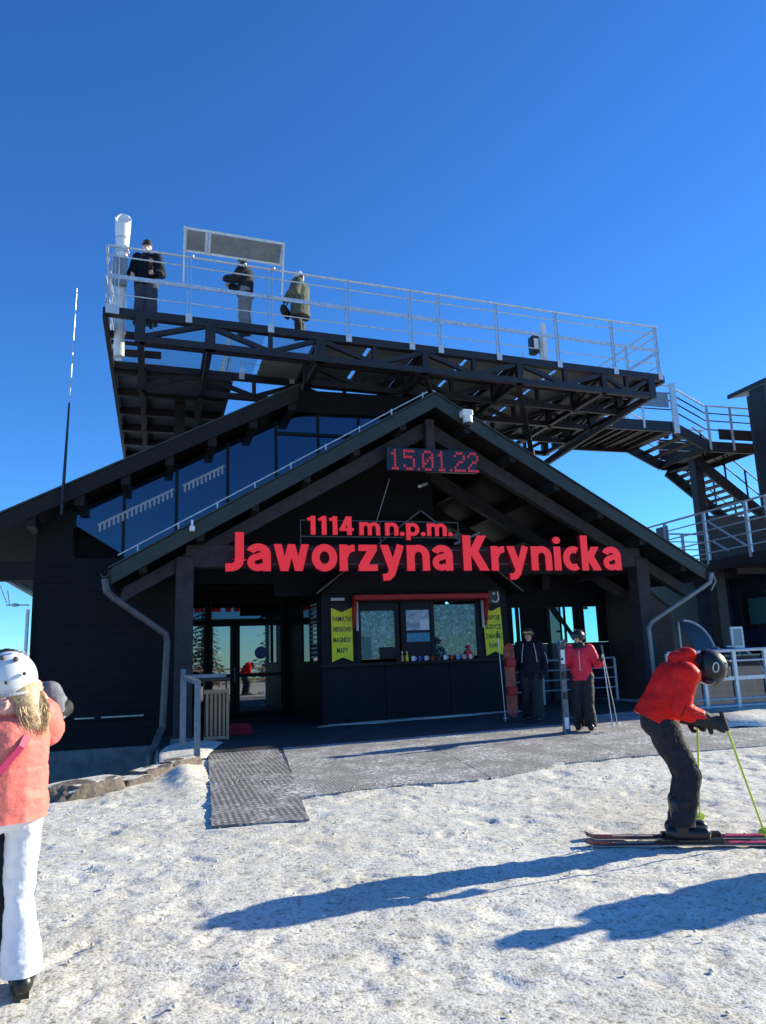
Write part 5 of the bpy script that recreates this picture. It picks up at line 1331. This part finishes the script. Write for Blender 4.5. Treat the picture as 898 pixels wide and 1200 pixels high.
# jacket and trouser details
jk = [o for o in sk.children if o.name.startswith('jacket')][0]; tr_ = [o for o in sk.children if o.name.startswith('trousers')][0]
def surf_line(o, pts, r_, m, name, off=.002):
    """thin strip lying on a cloth surface: points snapped to the nearest surface point"""
    q = []
    for p in pts:
        ok, co, nn, _ = o.closest_point_on_mesh(Vector(p))
        q.append(co+nn*off if ok else Vector(p))
    MB().path(q, r_, 6).build(name, m, o)
bpy.context.view_layer.update()
def seg(a, b, n=14): return [P.w(tuple(a[k]+(b[k]-a[k])*i/n for k in range(3))) for i in range(n+1)]
surf_line(jk, seg((.10, -.3, 1.06), (.04, -.3, .96)), .0035, 'black_matte', 'pocket_zip')
surf_line(jk, seg((-.10, -.28, 1.12), (.02, -.3, 1.36)), .0022, 'red_side', 'seam'); surf_line(jk, seg((-.22, -.12, 1.00), (.05, -.14, 1.44)), .0022, 'red_side', 'seam')
surf_line(jk, seg((.18, -.35, 1.01), (.30, -.33, .95)), .0022, 'red_side', 'seam')
surf_line(tr_, seg((.02, -.3, .86), (.02, -.3, .66)), .004, 'black_matte', 'pocket_zip'); surf_line(tr_, seg((.2, -.2, .60), (.25, -.11, .40)), .003, 'black_matte', 'seam'); surf_line(tr_, seg((-.06, -.3, .80), (-.02, -.3, .2)), .0025, 'black_matte', 'seam')
hm_ = helmet(P, sk, 'helmet_black', sc=1.26)
h = P.w('head'); upv = (h-P.w('neck')).normalized(); fv = (P.face-upv*P.face.dot(upv)).normalized(); sd = upv.cross(fv)
# white oval emblem on the near side of the helmet
nr = sd if sd.y < 0 else -sd
e = MB(); cc_ = h+upv*.04+nr*.153-fv*.0; nn = 24
for i in range(nn):
    a0, a1 = 2*math.pi*i/nn, 2*math.pi*(i+1)/nn
    e.beam(cc_+upv*.022*math.cos(a0)+fv*.038*math.sin(a0), cc_+upv*.022*math.cos(a1)+fv*.038*math.sin(a1), .006, .012, tuple(nr))
e.build('emblem', 'white_paint', hm_)
gg = MB(); q = h+fv*.115+upv*.02; gg.capsule(q-sd*.06, q+sd*.06, .055, .055, .6, fv); gg.build('goggles', 'goggle_dark', sk, True)
hand(P, sk, 'L', 'black_matte', (.2, 0, -1), (0, -1, 0), gs=1.3); hand(P, sk, 'R', 'black_matte', (.2, 0, -1), (0, 1, 0), gs=1.35)
MB().box(0, .001, 0, .001, 0, .001)
w = P.w
pole('ski_pole', w((.395, -.195, .93)), (4.70, 5.24, .0), 'pole_lime', 'lime yellow ski pole planted furthest right in front of the skier')
pole('ski_pole', w((.30, .215, .92)), (4.62, 5.93, .0), 'pole_lime', 'lime yellow ski pole planted beside the skier\'s far leg')
fv3 = Vector((fx, fy, 0)); lv3 = Vector((-fy, fx, 0))
ski(w((.08, -.11, -.025)), fv3, 1.68, 'ski_top', 'near ski under the bending skier, dark with pink marks', tail=.5)
ski(w((.12, .12, -.025)), fv3, 1.68, 'ski_top', 'far ski under the bending skier, half hidden by boots', tail=.5)

# --- person in coral jacket and white helmet, left foreground, seen from behind
wm = empty('person', (-.70, 4.35, 0), 'person in coral jacket, white helmet and white trousers at left edge', 'person')
P = Pose((-.705, 4.35, .01), R(118), 1.62)
fzv = 1.62/1.75
P.set(pelvis=(0, 0, .90), waist=(.0, 0, 1.02), chest=(.0, 0, 1.18), neck=(.01, 0, 1.34), head=(.03, 0, 1.47),
      shoR=(0, -.16, 1.29), elbR=(.16, -.25, 1.22), wriR=(.30, -.16, 1.38), handR=(.36, -.12, 1.44), shoL=(0, .16, 1.29), elbL=(.15, .24, 1.10), wriL=(.33, .14, 1.18), handL=(.42, .1, 1.2),
      hipR=(0, -.095, .84), kneR=(.02, -.10, .46), ankR=(-.03, -.115, .1), toeR=(.12, -.17, .04), hipL=(0, .10, .84), kneL=(.05, .13, .46), ankL=(.06, .16, .1), toeL=(.22, .2, .04))
body_mesh(P, wm, .012)
P.J.update(h0=(-.07, -.10, 1.36), h1=(-.07, .10, 1.36))
jk = jacket(P, wm, 'coral', .009, .045, .09, disp=((.14, .015),), bulk=1.03, fold=.006, quilt=(.007, .12))
trousers(P, wm, 'ski_white', .010, .014, .035, fold=.007, cutz=.10, knee=.84)
boots(P, wm, 'black_plastic', .010)
P.face = (P.f*.75 - P.l*.65).normalized()
helmet(P, wm, 'helmet_white', rim='pale_trim', sc=1.22, deep=.45)
hw = [o for o in wm.children if o.name.startswith('helmet')][0]
h = P.w('head'); bk = (-P.face).normalized(); sd = Vector((0, 0, 1)).cross(bk).normalized(); c = h+Vector((0, 0, .025))
for (a_, e_) in ((-.9, .15), (-.35, -.12), (.3, -.1), (.85, .18), (-.6, .75), (.0, .85), (.6, .75)):
    d = (bk*math.cos(a_)+sd*math.sin(a_))*math.cos(e_)+Vector((0, 0, math.sin(e_))); MB().ball(c+Vector((d.x*.152, d.y*.152, d.z*.146)), .010 if e_ < .5 else .014, 10, 6).build('rivet' if e_ < .5 else 'vent', 'pipe_grey', hw, True)
bd = MB()
for i in range(28):
    a0, a1 = R(-105+210*i/28), R(-105+210*(i+1)/28); f_ = lambda a: c+(bk*math.cos(a)+sd*math.sin(a))*.146+Vector((0, 0, -.055-.02*math.cos(a)))
    bd.beam(f_(a0), f_(a1), .006, .014)
bd.build('rim_band', 'pale_trim', hw)
# fuzzy hood collar on the sunny side
b = MB(); b.capsule(P.w((.02, -.11, 1.40)), P.w((.0, -.17, 1.32)), .06, .06); b.capsule(P.w((.05, -.13, 1.44)), P.w((.07, -.12, 1.36)), .05, .055); b.capsule(P.w((-.05, .05, 1.36)), P.w((-.02, -.12, 1.34)), .055, .06)
blob('hood', b, 'coral_fur', wm, .008, 2, ((.03, .03), (.012, .012)))
# long blond hair
hb = MB(); h = P.w('head')
hb.capsule(P.w((-.05, -.045, 1.43)), P.w((-.135, -.08, 1.27)), .06, .03, 1.35, P.l); hb.capsule(P.w((-.035, -.09, 1.42)), P.w((-.115, -.11, 1.28)), .045, .024)
hr_ = blob('hair', hb, 'blond', wm, .009, 2)
st_ = MB()
for i in range(650):
    u = random.uniform(-1, 1); a = P.w((-.06+random.uniform(-.02, .02), -.06+.07*u, 1.43)); m1 = P.w((-.115+random.uniform(-.02, .015), -.07+.075*u, 1.34+random.uniform(-.02, .02))); e_ = P.w((-.15+random.uniform(-.02, .02), -.085+.05*u+random.uniform(-.014, .014), 1.255+random.uniform(-.05, .05)))
    m0 = a.lerp(m1, .5)+P.f*random.uniform(-.012, .004); m2 = m1.lerp(e_, .5)+P.l*random.uniform(-.012, .012)
    st_.tube(a, m0, .002, .002, 3, False); st_.tube(m0, m1, .002, .002, 3, False); st_.tube(m1, m2, .002, .0016, 3, False); st_.tube(m2, e_, .0016, .0005, 3, False)
st_.build('hair_strands', 'blond', hr_)
# magenta bag strap across the back
sb = MB(); 
pts = [P.w((-.02, -.14, 1.37)), P.w((-.125, -.085, 1.30)), P.w((-.185, .0, 1.17)), P.w((-.19, .10, 1.06)), P.w((-.15, .20, .95))]
for a, c in zip(pts[:-1], pts[1:]): sb.beam(a, c, .032, .005, tuple(-P.f))
sb.build('bag_strap', 'magenta', wm)
hand(P, wm, 'R', 'skin', (0, 0, 1), None, name='hand')

# --- companion hidden behind, grey sleeve round the shoulder
cp = empty('person', (-.85, 4.85, 0), 'dark haired person in grey jacket hugging the one in coral', 'person')
P = Pose((-.86, 4.88, .01), R(-65), 1.62)
P.set(head=(.05, .02, 1.50), neck=(.0, 0, 1.37), wriR=(.3, -.12, 1.1), elbR=(.1, -.25, 1.1), handR=(.36, -.05, 1.1))
P.setw(shoL=(-.72, 4.80, 1.40), elbL=(-.56, 4.66, 1.42), wriL=(-.50, 4.58, 1.31), handL=(-.54, 4.50, 1.27))
body_mesh(P, cp, .014); jacket(P, cp, 'grey_cloth', .010, .020, .12, fold=.010); trousers(P, cp, 'charcoal_cloth', .014); boots(P, cp, 'black_plastic', .014)
b = MB(); h = P.w('head'); b.capsule(h+Vector((0,0,.05)), h+Vector((.0,.02,.06)), .108, .108); b.capsule(h-P.f*.05, h-P.f*.06-Vector((0,0,.08)), .085, .06)
blob('hair', b, 'dark_hair', cp, .01, 2, ((.03, .02),))
hand(P, cp, 'L', 'black_matte', (0, 0, 1), None)

# --- person in pinkish red jacket carrying skis, by the booth
rp_ = empty('person', (7.05, 11.7, .17), 'person in pink red jacket holding skis upright near right column', 'person')
P = Pose((7.05, 11.72, fz(7)+.045), R(-125), 1.66)
P.set(wriR=(.22, -.26, 1.13), elbR=(.06, -.27, 1.08), handR=(.28, -.27, 1.19), elbL=(-.06, .28, 1.08), wriL=(.14, .36, 1.13), handL=(.21, .38, 1.17), kneL=(.08, .09, .48), ankL=(.06, .09, .1), toeL=(.22, .10, .05), ankR=(-.06, -.1, .1), toeR=(.09, -.12, .05))
P.face = (P.f*.85 - P.l*.5).normalized()
body_mesh(P, rp_, .012); jk = jacket(P, rp_, 'pink_red_shell', .011, .03, .10); trousers(P, rp_, 'black_matte', .012); boots(P, rp_, 'black_plastic', .012, True)
helmet(P, rp_, 'helmet_black', goggles='goggle_dark', sc=1.02)
b = MB(); b.capsule(P.w((.04, -.03, 1.40)), P.w((.04, .03, 1.40)), .075, .075); blob('scarf', b, 'black_matte', rp_, .012, 2)
MB().beam(P.w((.165, 0, .98)), P.w((.165, 0, 1.32)), .008, .008).build('zip', 'paper', jk)
hand(P, rp_, 'R', 'black_matte', (0, 0, 1), None); hand(P, rp_, 'L', 'black_matte', (0, 0, 1), None)
g0 = fz(7)+.045
kx = P.w((.30, -.28, 0))
for i, lb in enumerate(('front pale ski held upright by person in pink red', 'rear pale ski held upright by person in pink red')):
    c0 = Vector((kx.x+.02*i, kx.y+.045*i, g0+.75)); ski(c0, (.02, 0, 1), 1.56, 'ski_pale', lb, upr=(Vector((0, -1 if i == 0 else 1, 0)),), tail=.5)
hp = P.w('handL')
pole('ski_pole', hp+Vector((.0, 0, .17)), (hp.x+.05, hp.y-.05, g0+.02), 'pole_grey', 'left of two grey poles held by person in pink red')
pole('ski_pole', hp+Vector((.03, .03, .17)), (hp.x+.22, hp.y+.05, g0+.02), 'pole_grey', 'right of two grey poles held by person in pink red')

# --- person in dark jacket with yellow goggles walking out of the bay
mn = empty('person', (7.2, 13.9, .17), 'person in black jacket with yellow goggles beside the booth', 'person')
P = Pose((7.22, 13.9, fz(7)+.02), R(-120), 1.82)
P.set(kneL=(.16, .1, .50), ankL=(.20, .10, .09), toeL=(.36, .1, .05), kneR=(.02, -.1, .5), ankR=(-.2, -.1, .11), toeR=(-.06, -.12, .05), elbR=(-.02, -.30, 1.15), wriR=(.14, -.36, 1.0), handR=(.2, -.38, .95), elbL=(-.1, .27, 1.14), wriL=(.08, .25, .95), handL=(.14, .24, .88))
body_mesh(P, mn, .013); jk = jacket(P, mn, 'navy_cloth', .012, .04, .16); trousers(P, mn, 'black_matte', .013, .035, .03); boots(P, mn, 'black_plastic', .012, True)
helmet(P, mn, 'helmet_black', goggles='goggle_yellow', sc=1.05)
for s_ in (-1, 1):
    MB().path([P.w((.12, .10*s_, 1.52)), P.w((.185, .13*s_, 1.36)), P.w((.19, .15*s_, 1.15))], .008, 6).build('piping', 'pale_trim', jk)
    MB().path([P.w((-.02, .27*s_, 1.42)), P.w((.05, .33*s_, 1.25)), P.w((.07, .35*s_, 1.12))], .007, 6).build('piping', 'pale_trim', jk)
hand(P, mn, 'R', 'black_matte', (0, 0, 1), None); hand(P, mn, 'L', 'black_matte', (0, 0, 1), None)
sbx = P.w((.24, -.40, 0))
sbo = empty('snowboard', (sbx.x, sbx.y, fz(7)), 'dark red snowboard carried upright beside the booth', 'snowboard')
b = MB(); n = 16; vs = []
for i in range(n+1):
    t = i/n; z = .12+1.45*t; wd = .125*(1-.12*math.sin(math.pi*t)); e2 = min(t, 1-t)
    if e2 < .1: wd *= math.sqrt(max(.02, 1-((.1-e2)/.1)**2))
    off = .05*max(0, (.12-e2)/.12)**2
    for sg in (-1, 1):
        for yy in (0, .015): vs.append((sbx.x+wd*sg, sbx.y-.02-off+yy, fz(7)+z))
fs = []
for i in range(n):
    a = 4*i; c = a+4; fs += [(a, a+2, c+2, c), (a+1, c+1, c+3, a+3), (a, c, c+1, a+1), (a+2, a+3, c+3, c+2)]
fs += [(0, 1, 3, 2), (4*n, 4*n+2, 4*n+3, 4*n+1)]
b.add(vs, fs).build('deck', 'board_red', sbo)
for z in (.55, 1.1): MB().box(sbx.x-.1, sbx.x+.1, sbx.y-.12, sbx.y-.025, fz(7)+z, fz(7)+z+.16).build('binding', 'red_canvas', sbo, bevel=.02)
pole('ski_pole', (sbx.x-.16, sbx.y+.1, fz(7)+1.75), (sbx.x-.13, sbx.y+.05, fz(7)+.03), 'white_paint', 'white pole standing beside the dark red snowboard')

# --- visitors on the deck
v1 = empty('person', (-.33, 15.5, ZD), 'person in navy coat and black hat at the deck corner', 'person')
P = Pose((-.33, 15.45, ZD), R(-100), 1.94)
P.set(elbL=(.0, .30, 1.22), wriL=(.20, .22, 1.12), handL=(.28, .16, 1.10), elbR=(-.02, -.30, 1.22), wriR=(.16, -.26, 1.06), handR=(.24, -.22, 1.04))
body_mesh(P, v1, .015); jacket(P, v1, 'navy_cloth', .014, .045, .16); trousers(P, v1, 'blue_grey_cloth', .015, .04, .03); boots(P, v1, 'black_plastic', .014)
hand(P, v1, 'L', 'skin', (0, 0, 1), None, vox=.009, name='hand'); hand(P, v1, 'R', 'skin', (0, 0, 1), None, vox=.009, name='hand')
b = MB(); h = P.w('head'); b.capsule(h+Vector((0,0,.08)), h+Vector((0,0,.10)), .112, .10); blob('hat', b, 'black_matte', v1, .012, 2)
b = MB(); b.capsule(h+P.f*.075-Vector((0,0,.075)), h+P.f*.06-Vector((0,0,.12)), .05, .04); blob('beard', b, 'paper', v1, .012, 1)
MB().tube(P.w((.215, .12, 1.40)), P.w((.23, .12, 1.40)), .05, .05, 14).build('badge', 'slat_wood', v1)
v2 = empty('person', (1.75, 15.4, ZD), 'person in dark jacket and grey trousers under the panorama board', 'person')
P = Pose((1.74, 15.35, ZD), R(160), 1.82)
P.set(elbL=(.2, .22, 1.18), wriL=(.38, .16, 1.24), handL=(.46, .12, 1.27), elbR=(.15, -.24, 1.15), wriR=(.36, -.18, 1.22), handR=(.44, -.14, 1.25), head=(.06, 0, 1.66))
body_mesh(P, v2, .015); jacket(P, v2, 'charcoal_cloth', .014, .045, .12); trousers(P, v2, 'grey_cloth', .015, .035, .02); boots(P, v2, 'black_plastic', .014)
hand(P, v2, 'L', 'skin', (0, 0, 1), None, vox=.009, name='hand'); hand(P, v2, 'R', 'skin', (0, 0, 1), None, vox=.009, name='hand')
b = MB(); h = P.w('head'); b.capsule(h+Vector((0,0,.07)), h+Vector((0,0,.08)), .112, .105); blob('hat', b, 'black_matte', v2, .012, 2)
v3 = empty('person', (2.95, 15.35, ZD), 'person in long olive coat and white hat on the deck', 'person')
P = Pose((2.93, 15.3, ZD), R(150), 1.52)
P.set(elbL=(.05, .25, .98), wriL=(.22, .20, .86), handL=(.3, .18, .84), elbR=(.0, -.25, .96), wriR=(.12, -.24, .80), handR=(.15, -.24, .72))
body_mesh(P, v3, .015); jacket(P, v3, 'olive_cloth', .014, .08, .36, bulk=1.15); trousers(P, v3, 'black_matte', .015); boots(P, v3, 'black_plastic', .014)
hand(P, v3, 'L', 'black_matte', (0, 0, 1), None, vox=.009)
b = MB(); h = P.w('head'); b.capsule(h+Vector((0,0,.08)), h+Vector((0,0,.09)), .11, .10); blob('hat', b, 'helmet_white', v3, .012, 2)
b = MB(); b.capsule(h-P.f*.04+Vector((0,0,.05)), h-P.f*.05-Vector((0,0,.1)), .09, .07); blob('hair', b, 'dark_hair', v3, .012, 2)
bgb = empty('shoulder_bag', (2.7, 15.2, ZD+.8), 'dark shoulder bag at the hip of person in olive coat', 'bag')
b = MB(); q = P.w((.30, .12, .60)); b.capsule(q-P.l*.1, q+P.l*.1, .13, .13, .6, P.f); blob('bag', b, 'black_matte', bgb, .014, 2); MB().tube(q+Vector((0,0,.1)), P.w((.08, 0, 1.22)), .014).build('strap', 'black_matte', bgb)

# --- skier standing just outside the right edge; the shadow falls across the foreground
of = empty('person', (6.42, 4.55, 0), 'standing skier just outside the right edge, casting the nearest shadow', 'person')
P = Pose((6.42, 4.55, .01), R(175), 1.76)
P.set(elbL=(.0, .23, 1.14), wriL=(.08, .20, .92), handL=(.12, .19, .84), elbR=(.0, -.23, 1.14), wriR=(.08, -.2, .92), handR=(.12, -.19, .84))
body_mesh(P, of, .016); jacket(P, of, 'blue_grey_cloth', .015, .035, .12); trousers(P, of, 'black_matte', .016); boots(P, of, 'black_plastic', .014, True); helmet(P, of, 'helmet_black', goggles='goggle_dark')
hand(P, of, 'L', 'black_matte', (0, 0, 1), None, vox=.009); hand(P, of, 'R', 'black_matte', (0, 0, 1), None, vox=.009)
